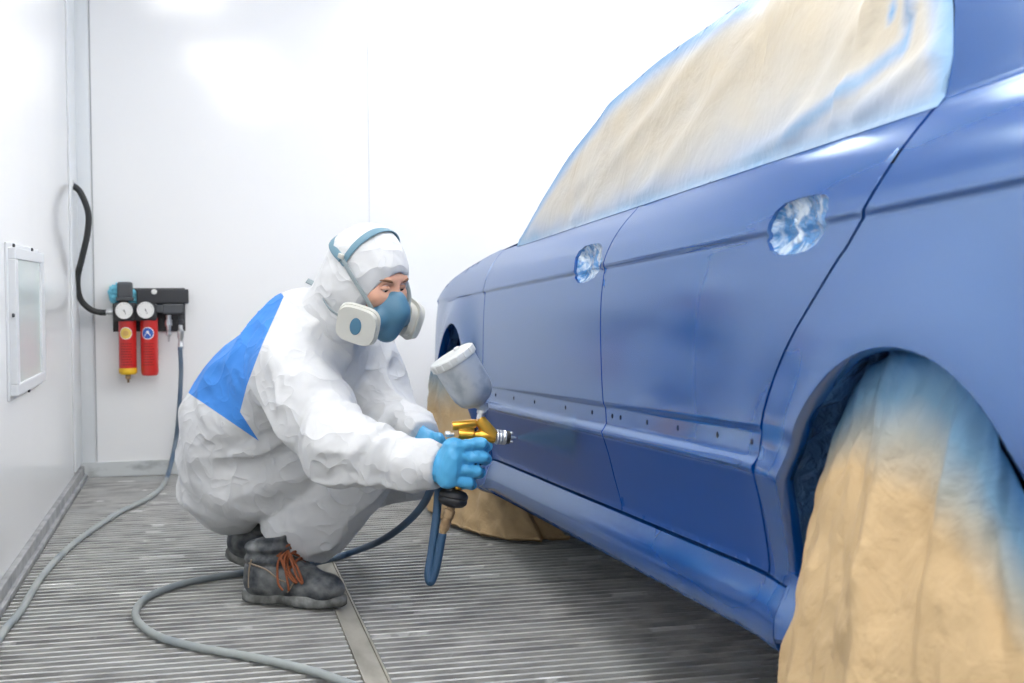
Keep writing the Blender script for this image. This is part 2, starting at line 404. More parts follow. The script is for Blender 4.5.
# front wing
arcF = [(FC[0] + FRU * math.cos(t), FC[1] + FRW * math.sin(t)) for t in np.linspace(PI, 0, 40)]
edge_u = [(5.42, .98), (5.2, 1.06), (4.9, 1.135), (4.7, 1.165), (4.4, 1.195), (4.2, 1.205), (3.95, 1.212), (3.85, 1.262), (3.75, 1.315), (3.55, 1.41), (3.35, 1.48), (3.15, 1.535), (3.0, 1.560), (2.7, 1.575), (2.2, 1.58), (1.7, 1.56), (1.3, 1.50), (1.05, 1.40), (.85, 1.28), (.75, 1.22), (.6, 1.2), (.3, 1.16)]
_eu = sorted(edge_u)
def EW(u): return float(np.interp(u, [p[0] for p in _eu], [p[1] for p in _eu]))
wing = [(4.205, .40)] + [(FC[0] - FRU, .42)] + arcF + [(FC[0] + FRU, .42), (5.40, .44), (5.42, EW(5.42))] + [(u, EW(u)) for u in np.arange(5.4, 4.21, -.05)] + edge(uF, 1.20, .49, G) + [(4.11, .49), (4.11, .482), (4.195, .482)]
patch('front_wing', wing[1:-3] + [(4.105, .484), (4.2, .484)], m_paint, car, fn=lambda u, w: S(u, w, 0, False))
# rear quarter with its arch
arcR = [(RC[0] + RR * math.cos(t), RC[1] + RR * math.sin(t)) for t in np.linspace(0, PI, 44)]
q = [(.32, .42), (RC[0] - RR, .40)] + arcR + [(1.795, .40), (1.80, .482)] + [(1.885, .484)] + edge(uR, .488, 1.197, -.0045) + [(1.47, 1.20), (1.475, 1.26), (1.495, 1.33), (1.53, 1.40), (1.56, 1.46), (1.60, 1.535)] + [(u, EW(u) - .004) for u in np.arange(1.55, .34, -.06)] + [(.32, 1.15)]
def fq(u, w): return S(u, w, 0, False)
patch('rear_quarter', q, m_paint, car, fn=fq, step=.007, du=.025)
# arch lips: a rolled edge inside each opening, then the liner film
def liner(c, ru, rw, name, depth=.13):
    bm = bmesh.new(); rows = []
    n = 60
    ts = [PI * 1.10 - k * PI * 1.2 / n for k in range(n + 1)]
    for j, (d, s) in enumerate([(0, 1.0), (-.012, .985), (-.03, 1.0), (-.045, 1.03), (-.06, 1.05), (-depth, 1.05)]):
        row = []
        for k, t in enumerate(ts):
            u = c[0] + ru * s * (math.cos(t) if 0 < t < PI else (1 if t <= 0 else -1)); w = c[1] + rw * s * math.sin(t)
            p = S(c[0] + ru * math.cos(t), c[1] + rw * math.sin(t), d)
            u1_ = c[0] + ru * (math.cos(t) if 0 < t < PI else (1 if t <= 0 else -1)); w1_ = c[1] + rw * math.sin(t)
            e = CD + CA * u + CU * w + CN * (lat(u1_, w1_, False) + d)
            if j > 2: e += CN * .0 + Vector((noise.noise(e * 16), noise.noise(e * 16 + Vector((5, 2, 1))), noise.noise(e * 16 + Vector((1, 7, 3))))) * .035
            row.append(bm.verts.new(e))
        rows.append(row)
    for j, (a, b) in enumerate(zip(rows, rows[1:])):
        for k in range(n): bm.faces.new((a[k], a[k + 1], b[k + 1], b[k])).material_index = 0 if j < 2 else 1
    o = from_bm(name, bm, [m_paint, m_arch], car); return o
liner(RC, RR, RR, 'wheel_arch'); liner(FC, FRU, FRW, 'wheel_arch', .075)
def backing(c, ru, rw, dp):
    bm = bmesh.new(); cc = CD + CA * c[0] + CU * c[1] + CN * -dp
    ring = [bm.verts.new(cc + CA * (ru * 1.06 * math.cos(t)) + CU * (rw * 1.06 * math.sin(t))) for t in np.linspace(0, 2 * PI, 40)[:-1]]
    bm.faces.new(ring)
    bmesh.ops.triangulate(bm, faces=bm.faces); from_bm('arch_wall', bm, m_arch, car)
backing(RC, RR, RR, .11); backing(FC, FRU, FRW, .07)
# inner shell behind the shut lines, upper body and the far side
HW = .90
def shell():
    bm = bmesh.new()
    us = list(np.arange(.3, 5.43, .06))
    # near side inner skin
    ws = [.372] + list(np.arange(.42, 1.19, .04)) + [1.19]
    g = [[bm.verts.new(S(u, min(w, EW(u) - .02), -.023)) for w in ws] for u in us]
    def holed(u, w):
        return (math.hypot(u - RC[0], w - RC[1]) < RR + .07 or math.hypot(u - FC[0], (w - FC[1]) * FRU / FRW) < FRU + .07) or (abs(u - RC[0]) < RR and w < RC[1]) or (abs(u - FC[0]) < FRU and w < FC[1])
    for i in range(len(us) - 1):
        for j in range(len(ws) - 1):
            if not holed(us[i] + .03, ws[j] + .02) and not any(inside((us[i] + .03 + a, ws[j] + .02 + b), h) for h in (hF, hR) for a in (-.05, 0, .05) for b in (-.03, 0, .03)):
                bm.faces.new((g[i][j], g[i + 1][j], g[i + 1][j + 1], g[i][j + 1]))
    return from_bm('inner_body', bm, m_paint_in, car)
shell()
def mirror(p):
    d = (p - CD).dot(CN); return p - CN * (2 * d + 2 * HW)
def upper():
    bm = bmesh.new(); us = list(np.arange(.3, 5.43, .05)); n = 24; g = []
    for u in us:
        e = S(u, EW(u) - .003, -.004); f = mirror(e)
        crown = .03 + .02 * min(1, max(0, (EW(u) - 1.2) / .3))
        row = []
        for k in range(n + 1):
            t = k / n; q = e.lerp(f, t) + CU * (crown * (1 - (2 * t - 1) ** 2) * 1.3) + CA * (.10 * (1 - (2 * t - 1) ** 2) * (1 if u > 3 else -1 if u < 1.4 else 0))
            row.append(bm.verts.new(q))
        g.append(row)
    for a, b in zip(g, g[1:]):
        for k in range(n): bm.faces.new((a[k], a[k + 1], b[k + 1], b[k]))
    # far side
    ws = list(np.linspace(.366, 1, 22)); h = []
    for u in us: h.append([bm.verts.new(mirror(S(u, .366 + (EW(u) - .366) * (w - .366) / .634))) for w in ws])
    for a, b in zip(h, h[1:]):
        for k in range(len(ws) - 1): bm.faces.new((a[k], a[k + 1], b[k + 1], b[k]))
    # nose and tail closures, underside
    for u in (us[0], us[-1]):
        L = [S(u, .40 + (EW(u) - .40) * k / 8) for k in range(9)]; R_ = [mirror(p) for p in L]
        sgn = 1 if u > 3 else -1
        rows = []
        for k in range(9): rows.append([bm.verts.new(L[k].lerp(R_[k], t) + CA * sgn * .16 * (1 - (2 * t - 1) ** 2)) for t in np.linspace(0, 1, 13)])
        for a, b in zip(rows, rows[1:]):
            for k in range(12): bm.faces.new((a[k], a[k + 1], b[k + 1], b[k]))
    a = [S(u, .40, -.05) for u in (.4, 1.0)]
    for u0_, u1_ in ((.35, 1.04), (1.82, 4.18), (4.95, 5.4)):
        vs = [S(u0_, .366, -.02), S(u1_, .366, -.02)]; vs += [mirror(vs[1]), mirror(vs[0])]
        bm.faces.new([bm.verts.new(v) for v in vs])
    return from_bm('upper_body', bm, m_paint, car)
upper()
def wheel(u):
    bm = bmesh.new(); c = CD + CA * u + CN * -.17; c.z = .325
    lathe(bm, [(.20, -.1), (.30, -.1), (.322, -.07), (.325, 0), (.322, .07), (.30, .09), (.21, .095), (.20, .06), (.02, .05)], c, CN, 40)
    from_bm('wheel', bm, m_rubber, car)
wheel(RC[0]); wheel(FC[0])

# ------------------------------------------------------------------ masking film over the windows
m_film = mat('masking_film', (.80, .74, .62), .42, spec=.4, coat=.15, coat_rough=.2)
at = N(m_film, 'ShaderNodeAttribute', attribute_name='overspray')
rmp = N(m_film, 'ShaderNodeValToRGB'); e = rmp.color_ramp.elements
e[0].position = 0; e[0].color = (.56, .49, .37, 1); e[1].position = 1; e[1].color = (.08, .24, .50, 1)
x = e.new(.25); x.color = (.54, .52, .47, 1); x = e.new(.5); x.color = (.40, .46, .56, 1); x = e.new(.75); x.color = (.24, .40, .60, 1)
LK(m_film, at.outputs['Fac'], rmp.inputs['Fac']); LK(m_film, rmp.outputs['Color'], BS(m_film).inputs['Base Color'])
b1 = bump(m_film, 5, .35, .03, 4, (1, 1, 1), dist=1.2)
bump(m_film, 60, .12, .01, 2, prev=b1)
rearb = [(1.464, 1.188), (1.472, 1.26), (1.498, 1.33), (1.533, 1.40), (1.565, 1.46), (1.60, 1.53)]
film_poly = rearb + [(u, EW(u) + .001) for u in np.arange(1.65, 3.93, .06)] + [(3.955, 1.214), (3.955, 1.190)]
FOLDS = [((1.95, 1.20), (1.60, 1.50), .030, .010), ((1.78, 1.19), (1.66, 1.55), .016, .014), ((2.72, 1.20), (2.2, 1.45), .03, .006), ((2.70, 1.2), (3.2, 1.5), .05, .006), ((1.70, 1.22), (1.49, 1.28), .018, .010),
         ((2.2, 1.19), (1.75, 1.27), .02, .008), ((3.8, 1.23), (2.6, 1.42), .04, .006), ((3.3, 1.22), (2.4, 1.55), .03, .006), ((1.60, 1.36), (1.625, 1.56), .010, .012)]
def fdist(u, w, a, b):
    p, a, b = Vector((u, w)), Vector(a), Vector(b); t = max(0, min(1, (p - a).dot(b - a) / (b - a).length_squared)); return (a + (b - a) * t - p).length
def film_fn(u, w):
    o = .007 + .010 * max(0, min(1, (w - 1.21) / .1)) * (.5 + noise.noise(Vector((u * 3 + w * 4, w * 5 - u * 2, 2))))
    for a, b, sg, h in FOLDS: o += h * math.exp(-(fdist(u, w, a, b) / sg) ** 2)
    o *= max(0, min(1, (w - 1.188) / .03)) * max(0, min(1, min(fdist(u, w, rearb[i], rearb[i + 1]) for i in range(5)) / .025)) if u < 1.7 or w < 1.22 else 1; o = max(.0012, o)
    return S(u, w, o)
film = patch('masking_film', film_poly, m_film, None, flange=.001, fn=film_fn, du=.02, rows=[1.192, 1.196] + list(np.arange(1.2, 1.6, .012)))
tag(film, 'cream masking film with blue overspray taped over the car side windows', 'masking film')
al = film.data.attributes.new('overspray', 'FLOAT', 'POINT'); vals = []
for v in film.data.vertices:
    q = v.co - CD; u = q.dot(CA); w = q.dot(CU)
    nz = .5 + .5 * noise.noise(Vector((u * 2.2, w * 6, .3))); n2 = noise.noise(Vector((u * 9, w * 20, 5)))
    edgeb = math.exp(-max(0, w - 1.20) / (.05 + .06 * nz)) * (.55 + .25 * nz)
    ap = max(0, EW(u) + .002 - w) if u > 2.2 else 9
    edgea = .9 * math.exp(-(ap / .055) ** 2)
    reard = min(fdist(u, w, rearb[i], rearb[i + 1]) for i in range(5))
    edger = .8 * math.exp(-(reard / .05) ** 2)
    st = max(.75 * math.exp(-(fdist(u, w, (1.60, 1.30), (1.64, 1.56)) / .018) ** 2), .7 * math.exp(-(fdist(u, w, (2.0, 1.205), (1.62, 1.30)) / .022) ** 2), .95 * math.exp(-(fdist(u, w, (1.66, 1.36), (1.70, 1.56)) / .006) ** 2))
    vals.append(max(0, min(1, max(edgeb, edgea, edger, st) + .08 * n2)))
al.data.foreach_set('value', vals)

# ------------------------------------------------------------------ masking paper over the wheels
def paper_mat(name, top, fade, seed):
    m = mat(name, (.60, .44, .25), .62, spec=.3)
    at = N(m, 'ShaderNodeAttribute', attribute_name='overspray')
    nz = noise_node(m, 7, 4); md = N(m, 'ShaderNodeMath', operation='MULTIPLY_ADD'); md.inputs[1].default_value = .35; 
    sb = N(m, 'ShaderNodeMath', operation='ADD'); 
    LK(m, nz.outputs['Fac'], md.inputs[0]); md.inputs[2].default_value = -.17
    LK(m, md.outputs[0], sb.inputs[0]); LK(m, at.outputs['Fac'], sb.inputs[1])
    rp = N(m, 'ShaderNodeValToRGB'); e = rp.color_ramp.elements
    e[0].position = .1; e[0].color = (.54, .385, .21, 1); e[1].position = 1; e[1].color = (.045, .16, .36, 1)
    x = e.new(.45); x.color = (.31, .32, .29, 1); x = e.new(.7); x.color = (.13, .25, .37, 1)
    LK(m, sb.outputs[0], rp.inputs['Fac']); LK(m, rp.outputs['Color'], BS(m).inputs['Base Color'])
    b = bump(m, 5, .5, .04, 4, dist=1.0); bump(m, 22, .3, .02, 4, dist=.5, prev=b)
    return m
m_paper = paper_mat('kraft_paper', 0, 0, 0)
def paper(name, top, bot, nt, bulge, folds, ov, label, ragged=.01):
    """sheet hung between a top line and a bottom line, with folds running down"""
    n = 110; T = spline(top, 24); B = spline(bot, 24)
    rs = lambda L, t: L[min(int(t * (len(L) - 1)), len(L) - 2)].lerp(L[min(int(t * (len(L) - 1)), len(L) - 2) + 1], t * (len(L) - 1) - min(int(t * (len(L) - 1)), len(L) - 2))
    vs = []; fs = []; oa = []
    for i in range(n + 1):
        s = i / n; a = rs(T, s); b = rs(B, s)
        d = (rs(B, min(1, s + .02)) - rs(B, max(0, s - .02))).normalized(); out = Vector((0, 0, 1)).cross(d).normalized()
        if out.dot(CN) < 0 and abs(out.dot(CN)) > .2: out = -out
        for j in range(nt + 1):
            t = j / nt; p = a.lerp(b, t)
            amp = bulge * math.sin(PI * min(1, t * .62 + .12 * t))
            for c, wd, hh, drift in folds: amp += hh * math.exp(-((s - c - drift * t) / wd) ** 2) * (min(1, t * 4)) * (1 - .35 * t)
            amp += .012 * noise.noise(Vector((s * 14, t * 5, 3))) + .006 * noise.noise(Vector((s * 30, t * 14, 9)))
            p = p + out * amp
            if j == nt: p.z += ragged * (1 + noise.noise(Vector((s * 20, 1, 1))))
            p.z = max(p.z, .006)
            vs.append(p); oa.append(ov(s, t))
    for i in range(n):
        for j in range(nt):
            k = i * (nt + 1) + j; fs.append((k, k + 1, k + nt + 2, k + nt + 1))
    o = from_data(name, vs, fs, m_paper); al = o.data.attributes.new('overspray', 'FLOAT', 'POINT'); al.data.foreach_set('value', oa)
    md = o.modifiers.new('thickness', 'SOLIDIFY'); md.thickness = .0015
    return tag(o, label, 'masking paper')
Cp = lambda u, w, l: CD + CA * u + CU * w + CN * l
def fl(p, z=.008): return Vector((p.x, p.y, z))
paper('masking_paper', [Cp(1.71, .70, -.055), Cp(1.665, .79, -.055), Cp(1.56, .845, -.045), Cp(1.47, .86, -.03), Cp(1.36, .845, -.03), Cp(1.27, .79, -.02), Cp(1.2, .70, -.02), Cp(1.12, .64, -.02)],
      [fl(Cp(1.775, 0, -.02)), fl(Cp(1.68, 0, .06)), fl(Cp(1.5, 0, .12)), fl(Cp(1.28, 0, .12)), fl(Cp(1.1, 0, .10)), fl(Cp(.95, 0, -.03))], 80, .035,
      [(.10, .03, .015, .06), (.22, .035, .018, .08), (.34, .04, -.014, .10), (.44, .03, .024, .14), (.58, .05, -.014, .10), (.66, .04, .018, -.06), (.78, .03, -.012, .12), (.88, .04, .016, -.05)],
      lambda s, t: max(0, 1.0 - t * (5.0 - 1.8 * s)) , 'tan kraft paper skirt hung over the rear wheel, blue overspray on top')
paper('masking_paper', [Cp(4.95, .74, .03), Cp(4.84, .78, .06), Cp(4.66, .80, .04), Cp(4.45, .76, -.03), Cp(4.27, .68, -.06), Cp(4.215, .55, -.07), Cp(4.2, .42, -.11)],
      [fl(Cp(5.02, 0, .03)), fl(Cp(4.86, 0, .075)), fl(Cp(4.6, 0, .06)), fl(Cp(4.38, 0, .02)), fl(Cp(4.22, 0, -.05)), fl(Cp(4.14, 0, -.17)), fl(Cp(4.12, 0, -.30))], 60, .01,
      [(.2, .03, .015, .03), (.35, .04, .015, .03), (.52, .03, -.012, .05), (.68, .04, .015, .06), (.82, .03, .02, .05)],
      lambda s, t: max(0, .75 - t * 2.2), 'tan kraft paper wrapped round the front wheel down to the floor', .018)
# ------------------------------------------------------------------ smooth solids for the figure
class Solid:
    """a signed distance field on a grid, blended from rounded limbs and ellipsoids, turned into one smooth surface"""
    def __init__(s, lo, hi, h):
        s.lo = np.array(lo, dtype=np.float32); s.h = h
        s.n = [int(math.ceil((b - a) / h)) + 1 for a, b in zip(lo, hi)]
        ax = [s.lo[i] + h * np.arange(s.n[i], dtype=np.float32) for i in range(3)]
        s.X, s.Y, s.Z = np.meshgrid(*ax, indexing='ij', sparse=True)
        s.f = np.full(s.n, 9.0, dtype=np.float32)
    def cap(s, a, b, ra, rb):
        a = np.array(a, dtype=np.float32); b = np.array(b, dtype=np.float32); d = b - a; L = float(d @ d) + 1e-12
        t = np.clip(((s.X - a[0]) * d[0] + (s.Y - a[1]) * d[1] + (s.Z - a[2]) * d[2]) / L, 0, 1)
        return np.sqrt((s.X - a[0] - t * d[0]) ** 2 + (s.Y - a[1] - t * d[1]) ** 2 + (s.Z - a[2] - t * d[2]) ** 2) - (ra + (rb - ra) * t)
    def ell(s, c, r, R=None):
        c = [float(v) for v in c]; x, y, z = s.X - c[0], s.Y - c[1], s.Z - c[2]
        if R is None: R = Matrix.Identity(3)
        q = [(x * R[0][i] + y * R[1][i] + z * R[2][i]) / r[i] for i in range(3)]
        k = np.sqrt(q[0] ** 2 + q[1] ** 2 + q[2] ** 2)
        return (k - 1) * min(r) * (.5 + .5 * np.clip(k, 0, 2) / 2 + .0)
    def plane(s, p, n):
        n = Vector(n).normalized(); return (s.X - p[0]) * n.x + (s.Y - p[1]) * n.y + (s.Z - p[2]) * n.z
    @staticmethod
    def smin(a, b, k):
        h = np.clip(.5 + .5 * (b - a) / k, 0, 1); return b + (a - b) * h - k * h * (1 - h)
    def add(s, d, k=.03): s.f = s.smin(s.f, d, k)
    def sub(s, d, k=.01): s.f = -s.smin(-s.f, d, k)
    def noise(s, fx, fy, fz, seed, R=None):
        """smooth value noise on the grid, -1..1"""
        r = np.random.RandomState(seed); T = r.uniform(-1, 1, (32, 32, 32)).astype(np.float32)
        x, y, z = s.X, s.Y, s.Z
        if R is not None: x, y, z = [s.X * R[0][i] + s.Y * R[1][i] + s.Z * R[2][i] for i in range(3)]
        q = [np.broadcast_to(v * f + 40.5, s.f.shape) for v, f in zip((x, y, z), (fx, fy, fz))]
        i = [np.floor(v).astype(np.int32) for v in q]; f = [v - k for v, k in zip(q, i)]; f = [v * v * (3 - 2 * v) for v in f]
        o = 0
        for a in (0, 1):
            for b in (0, 1):
                for c in (0, 1):
                    o = o + T[(i[0] + a) & 31, (i[1] + b) & 31, (i[2] + c) & 31] * (f[0] if a else 1 - f[0]) * (f[1] if b else 1 - f[1]) * (f[2] if c else 1 - f[2])
        return o
    def mesh(s):
        f = s.f; n = f.shape; ins = f < 0
        c = np.zeros([k - 1 for k in n], dtype=np.int8)
        corners = [(a, b, d) for a in (0, 1) for b in (0, 1) for d in (0, 1)]
        sl = lambda o: tuple(slice(o[i], n[i] - 1 + o[i]) for i in range(3))
        for o in corners: c += ins[sl(o)]
        cells = np.argwhere((c > 0) & (c < 8)); idx = np.full(c.shape, -1, dtype=np.int32); idx[tuple(cells.T)] = np.arange(len(cells))
        acc = np.zeros((len(cells), 3)); cnt = np.zeros(len(cells))
        for o in corners:
            for ax in range(3):
                if o[ax]: continue
                o2 = list(o); o2[ax] = 1
                va = f[tuple((cells + np.array(o)).T)]; vb = f[tuple((cells + np.array(o2)).T)]
                m = (va < 0) != (vb < 0); t = np.where(m, va / np.where(m, va - vb, 1), 0)
                p = np.array(o, dtype=float)[None, :].repeat(len(cells), 0); p[:, ax] += t
                acc += p * m[:, None]; cnt += m
        V = s.lo + (cells + acc / cnt[:, None]) * s.h
        Q = []
        for ax in range(3):
            a1, a2 = [(1, 2), (2, 0), (0, 1)][ax]
            A_ = [slice(0, n[i] - 1) if i == ax else slice(1, n[i] - 1) for i in range(3)]
            B_ = list(A_); B_[ax] = slice(1, n[ax])
            x = ins[tuple(A_)] != ins[tuple(B_)]; e = np.argwhere(x); flip = ins[tuple(A_)][x]
            off = np.array([0 if i == ax else 1 for i in range(3)]); e = e + off
            g = []
            for d1, d2 in ((0, 0), (1, 0), (1, 1), (0, 1)):
                k = e.copy(); k[:, a1] -= d1; k[:, a2] -= d2; g.append(idx[tuple(k.T)])
            g = np.stack(g, 1); g[~flip] = g[~flip][:, ::-1]; Q.append(g)
        Q = np.concatenate(Q); Q = Q[:, ::-1]
        return V, Q
    def obj(s, name, mats, parent, smooth=2):
        V, Q = s.mesh()
        for _ in range(smooth):   # light relaxing of the grid steps
            nb = np.zeros_like(V); ct = np.zeros(len(V))
            for a in range(4):
                i, j = Q[:, a], Q[:, (a + 1) % 4]
                np.add.at(nb, i, V[j]); np.add.at(ct, i, 1); np.add.at(nb, j, V[i]); np.add.at(ct, j, 1)
            V = V * .5 + .5 * nb / ct[:, None]
        me = bpy.data.meshes.new(name); me.from_pydata(V.tolist(), [], Q[:, ::-1].tolist()); me.update()
        bm = bmesh.new(); bm.from_mesh(me); bmesh.ops.recalc_face_normals(bm, faces=bm.faces); bm.to_mesh(me); bm.free()
        return link(name, me, mats, parent)

# ------------------------------------------------------------------ the painter
def cloth_bump(m):
    prev = None
    for sc, st, d in ((6.5, .8, .030), (15, .62, .014)):
        n = noise_node(m, sc, 1.5, dist=.25)
        a = N(m, 'ShaderNodeMath', operation='SUBTRACT'); LK(m, n.outputs['Fac'], a.inputs[0]); a.inputs[1].default_value = .5
        b = N(m, 'ShaderNodeMath', operation='ABSOLUTE'); LK(m, a.outputs[0], b.inputs[0])
        c = N(m, 'ShaderNodeMath', operation='POWER'); LK(m, b.outputs[0], c.inputs[0]); c.inputs[1].default_value = .7
        bp = N(m, 'ShaderNodeBump', invert=True); bp.inputs['Strength'].default_value = st; bp.inputs['Distance'].default_value = d
        LK(m, c.outputs[0], bp.inputs['Height'])
        if prev: LK(m, prev, bp.inputs['Normal'])
        prev = bp.outputs[0]
    LK(m, prev, BS(m).inputs['Normal'])
m_suit = mat('coverall_cloth', (.70, .71, .72), .55, spec=.35, sheen=.1)
cloth_bump(m_suit)
m_suit_blue = mat('coverall_blue', (.06, .28, .80), .55, spec=.35)
cloth_bump(m_suit_blue)
m_skin = mat('skin', (.72, .40, .28), .5, sss=.15)
m_glove = mat('nitrile_glove', (.09, .43, .76), .38, spec=.5)
bump(m_glove, 60, .25, .004, 3, dist=.8)
m_boot = mat('boot_leather', (.035, .042, .05), .5)
mix_noise(m_boot, (.032, .040, .050), (.24, .25, .25), 22, .40, .72, 5); bump(m_boot, 60, .4, .004, 4)
m_sole = mat('boot_sole', (.09, .095, .095), .8)
mix_noise(m_sole, (.12, .125, .12), (.32, .33, .32), 30, .35, .65, 4)
m_lace = mat('boot_lace', (.30, .09, .035), .8)
m_stitch = mat('boot_piping', (.34, .27, .20), .8)
m_mask = mat('respirator_rubber', (.075, .20, .31), .45)
m_cart = mat('respirator_cartridge', (.60, .60, .55), .55)
m_strap = mat('respirator_strap', (.30, .36, .38), .6)
m_harn = mat('respirator_harness', (.14, .27, .35), .5)
m_hair = mat('brow_hair', (.22, .11, .06), .8)

fD = Vector((.886, -.463, 0)); lD = Vector((.463, .886, 0))       # lower body facing, and its left
pel = P(231, 476, 3.80)
hipR, hipL = P(240, 482, 3.69), P(256, 468, 3.88)
kneR, kneL = P(383, 437, 3.47), P(402, 470, 3.68)
hemR = P(309, 527, 3.60); ankR = PF(290, 600, 0) + Vector((0, .05, .12))
footL = P(262, 527, 3.88)
waist = P(236, 425, 3.70); chest = P(290, 372, 3.56); ribs = P(262, 398, 3.62)
uch = P(312, 340, 3.50)
shR, shL = P(288, 368, 3.36), P(362, 352, 3.68)
elR, elL = P(338, 450, 3.19), P(388, 425, 3.50)
wrR, wrL = P(441, 467.5, 3.01), P(424, 438, 3.32)
headc = P(369, 279, 3.33)
neck = P(334, 318, 3.44)

def lerp(a, b, t): return a + (b - a) * t
person = None
# head frame
hf = Vector((.675 * math.cos(.36), -.735 * math.cos(.36), -math.sin(.36))).normalized()
hl = Vector((0, 0, 1)).cross(hf).normalized(); hu = hf.cross(hl)
tilt = .06; hl, hu = hl * math.cos(tilt) + hu * math.sin(tilt), hu * math.cos(tilt) - hl * math.sin(tilt)
HR = Matrix((hf, hl, hu)).transposed()
def H(f, l, u): return headc + hf * f + hl * l + hu * u
s = Solid(headc - Vector((.17, .17, .19)), headc + Vector((.17, .17, .16)), .003)
s.add(s.ell(H(-.012, 0, .032), (.096, .076, .088), HR), .01)
s.add(s.ell(H(.028, 0, -.055), (.068, .056, .062), HR), .05)
s.add(s.cap(H(.072, .045, -.02), H(.072, -.045, -.02), .022, .022), .03)             # cheekbones
s.add(s.cap(H(.085, .036, .030), H(.085, -.036, .030), .011, .011), .018)            # brow
s.add(s.cap(H(.094, 0, .012), H(.116, 0, -.032), .008, .012), .014)                  # nose
s.add(s.cap(H(.104, .013, -.036), H(.104, -.013, -.036), .008, .008), .012)
for sg in (1, -1): s.sub(s.ell(H(.102, sg * .032, .008), (.014, .017, .011), HR), .012)
s.add(s.cap(H(.094, .018, -.068), H(.094, -.018, -.068), .006, .006), .008); s.add(s.cap(H(.092, .015, -.079), H(.092, -.015, -.079), .007, .007), .008)
for sg in (1, -1): s.add(s.ell(H(-.012, sg * .078, -.005), (.018, .009, .032), HR), .008)
s.add(s.cap(H(-.02, 0, -.04), neck, .056, .062), .04)
person = s.obj('person', m_skin, None)
tag(person, 'person in white hooded coverall, respirator and blue gloves crouching to spray the car', 'person')
m_eye = mat('eye_white', (.70, .68, .66), .25); m_iris = mat('iris', (.06, .045, .04), .2)
for sg in (1, -1):
    bm = bmesh.new(); c = H(.0815, sg * .032, .0065)
    bmesh.ops.create_uvsphere(bm, u_segments=20, v_segments=12, radius=.0125); bmesh.ops.translate(bm, verts=bm.verts, vec=c)
    gd = (hf + hu * -.35 + hl * 0).normalized()
    for f in bm.faces: f.material_index = 1 if (f.calc_center_median() - c).normalized().dot(gd) > .86 else 0
    from_bm('eye', bm, [m_eye, m_iris], person)
    bm = bmesh.new()   # lids: an upper shell lowered over the eye
    pts = [H(.0895 - .006 * abs(t) ** 2, sg * (.032 + .0155 * t), .0098 - .004 * t * t) for t in np.linspace(-1, 1, 9)]
    tube(bm, pts, lambda t: .0066 * (.5 + .5 * math.sin(PI * t)), 10); from_bm('eyelid', bm, m_skin, person)
    bm = bmesh.new(); pts = [H(.0965 - .012 * abs(t + .2) ** 2, sg * (.034 + .022 * t), .031 + .004 * t - .006 * t * t) for t in np.linspace(-1, 1, 10)]
    tube(bm, pts, lambda t: .0032 * (.45 + .55 * math.sin(PI * t)), 8, flat=1.2); from_bm('eyebrow', bm, m_hair, person)

# coverall
lo = Vector((-.16, 2.90, .05)); hi = Vector((.80, 4.08, 1.06))
s = Solid(lo, hi, .0058)
tor = s
s.add(s.ell(pel, (.135, .15, .13)), .01)
s.add(s.cap(hipR, lerp(hipR, kneR, .45), .128, .108), .04)
s.add(s.cap(lerp(hipR, kneR, .4), kneR, .108, .078), .03)
s.add(s.cap(hipL, kneL, .12, .08), .05)
s.add(s.cap(pel, waist, .132, .135), .06)
s.add(s.cap(waist, ribs, .138, .148), .06)
s.add(s.cap(ribs, chest, .148, .145), .06)
cR = axes(hu, lerp(shR, shL, 1) - shR)
s.add(s.cap(lerp(shR, shL, .18), lerp(shR, shL, .82), .095, .095), .07)
s.add(s.cap(chest, uch, .15, .125), .06)
s.add(s.cap(uch, neck, .115, .075), .05)
# arms
s.add(s.cap(shR, lerp(shR, elR, .55), .092, .088), .05)
s.add(s.cap(lerp(shR, elR, .5), elR, .088, .084), .04)
slv = s.cap(elR, wrR, .084, .054); slv = np.maximum(slv, s.plane(wrR, wrR - elR)); s.add(slv, .035)
s.add(s.cap(shL, elL, .09, .07), .05)
sl2 = s.cap(elL, wrL, .07, .05); sl2 = np.maximum(sl2, s.plane(wrL, wrL - elL)); s.add(sl2, .03)
# shins: wide trouser legs cut off at the hem
sh = s.smin(s.cap(kneR, lerp(kneR, hemR, .5), .088, .092), s.cap(lerp(kneR, hemR, .4), hemR + (hemR - kneR) * .32, .092, .110), .03)
hemn = ((hemR - kneR).normalized() * .75 + Vector((-.10, -.05, -.55))).normalized()
hem_p = hemR + hemn * .066
hemd = s.plane(hem_p, hemn); sh = np.maximum(sh, hemd); s.add(sh, .007)
s.add(s.cap(kneL, lerp(kneL, footL, .85), .085, .06), .02)
# folds -----------------------------------------------------------
def ring(a, b, ph, n, amp, rad, skew=(0, 0, 0)):
    """soft creases that run round a limb between a and b"""
    d = (b - a); L = d.length; d = d.normalized()
    t = (s.X - a.x) * d.x + (s.Y - a.y) * d.y + (s.Z - a.z) * d.z + (s.X - a.x) * skew[0] + (s.Y - a.y) * skew[1] + (s.Z - a.z) * skew[2]
    r = s.cap(a, b, 0, 0); m = np.clip(1 - (r / rad) ** 4, 0, 1)
    return amp * m * np.sin(2 * PI * n * t / L + ph)
warp = s.noise(9, 9, 9, 3)
def crease(nz, p=1.0): return (1 - np.abs(nz)) ** 2
big = s.noise(7, 7, 7, 5) * .008 + s.noise(13, 13, 13, 11) * .004
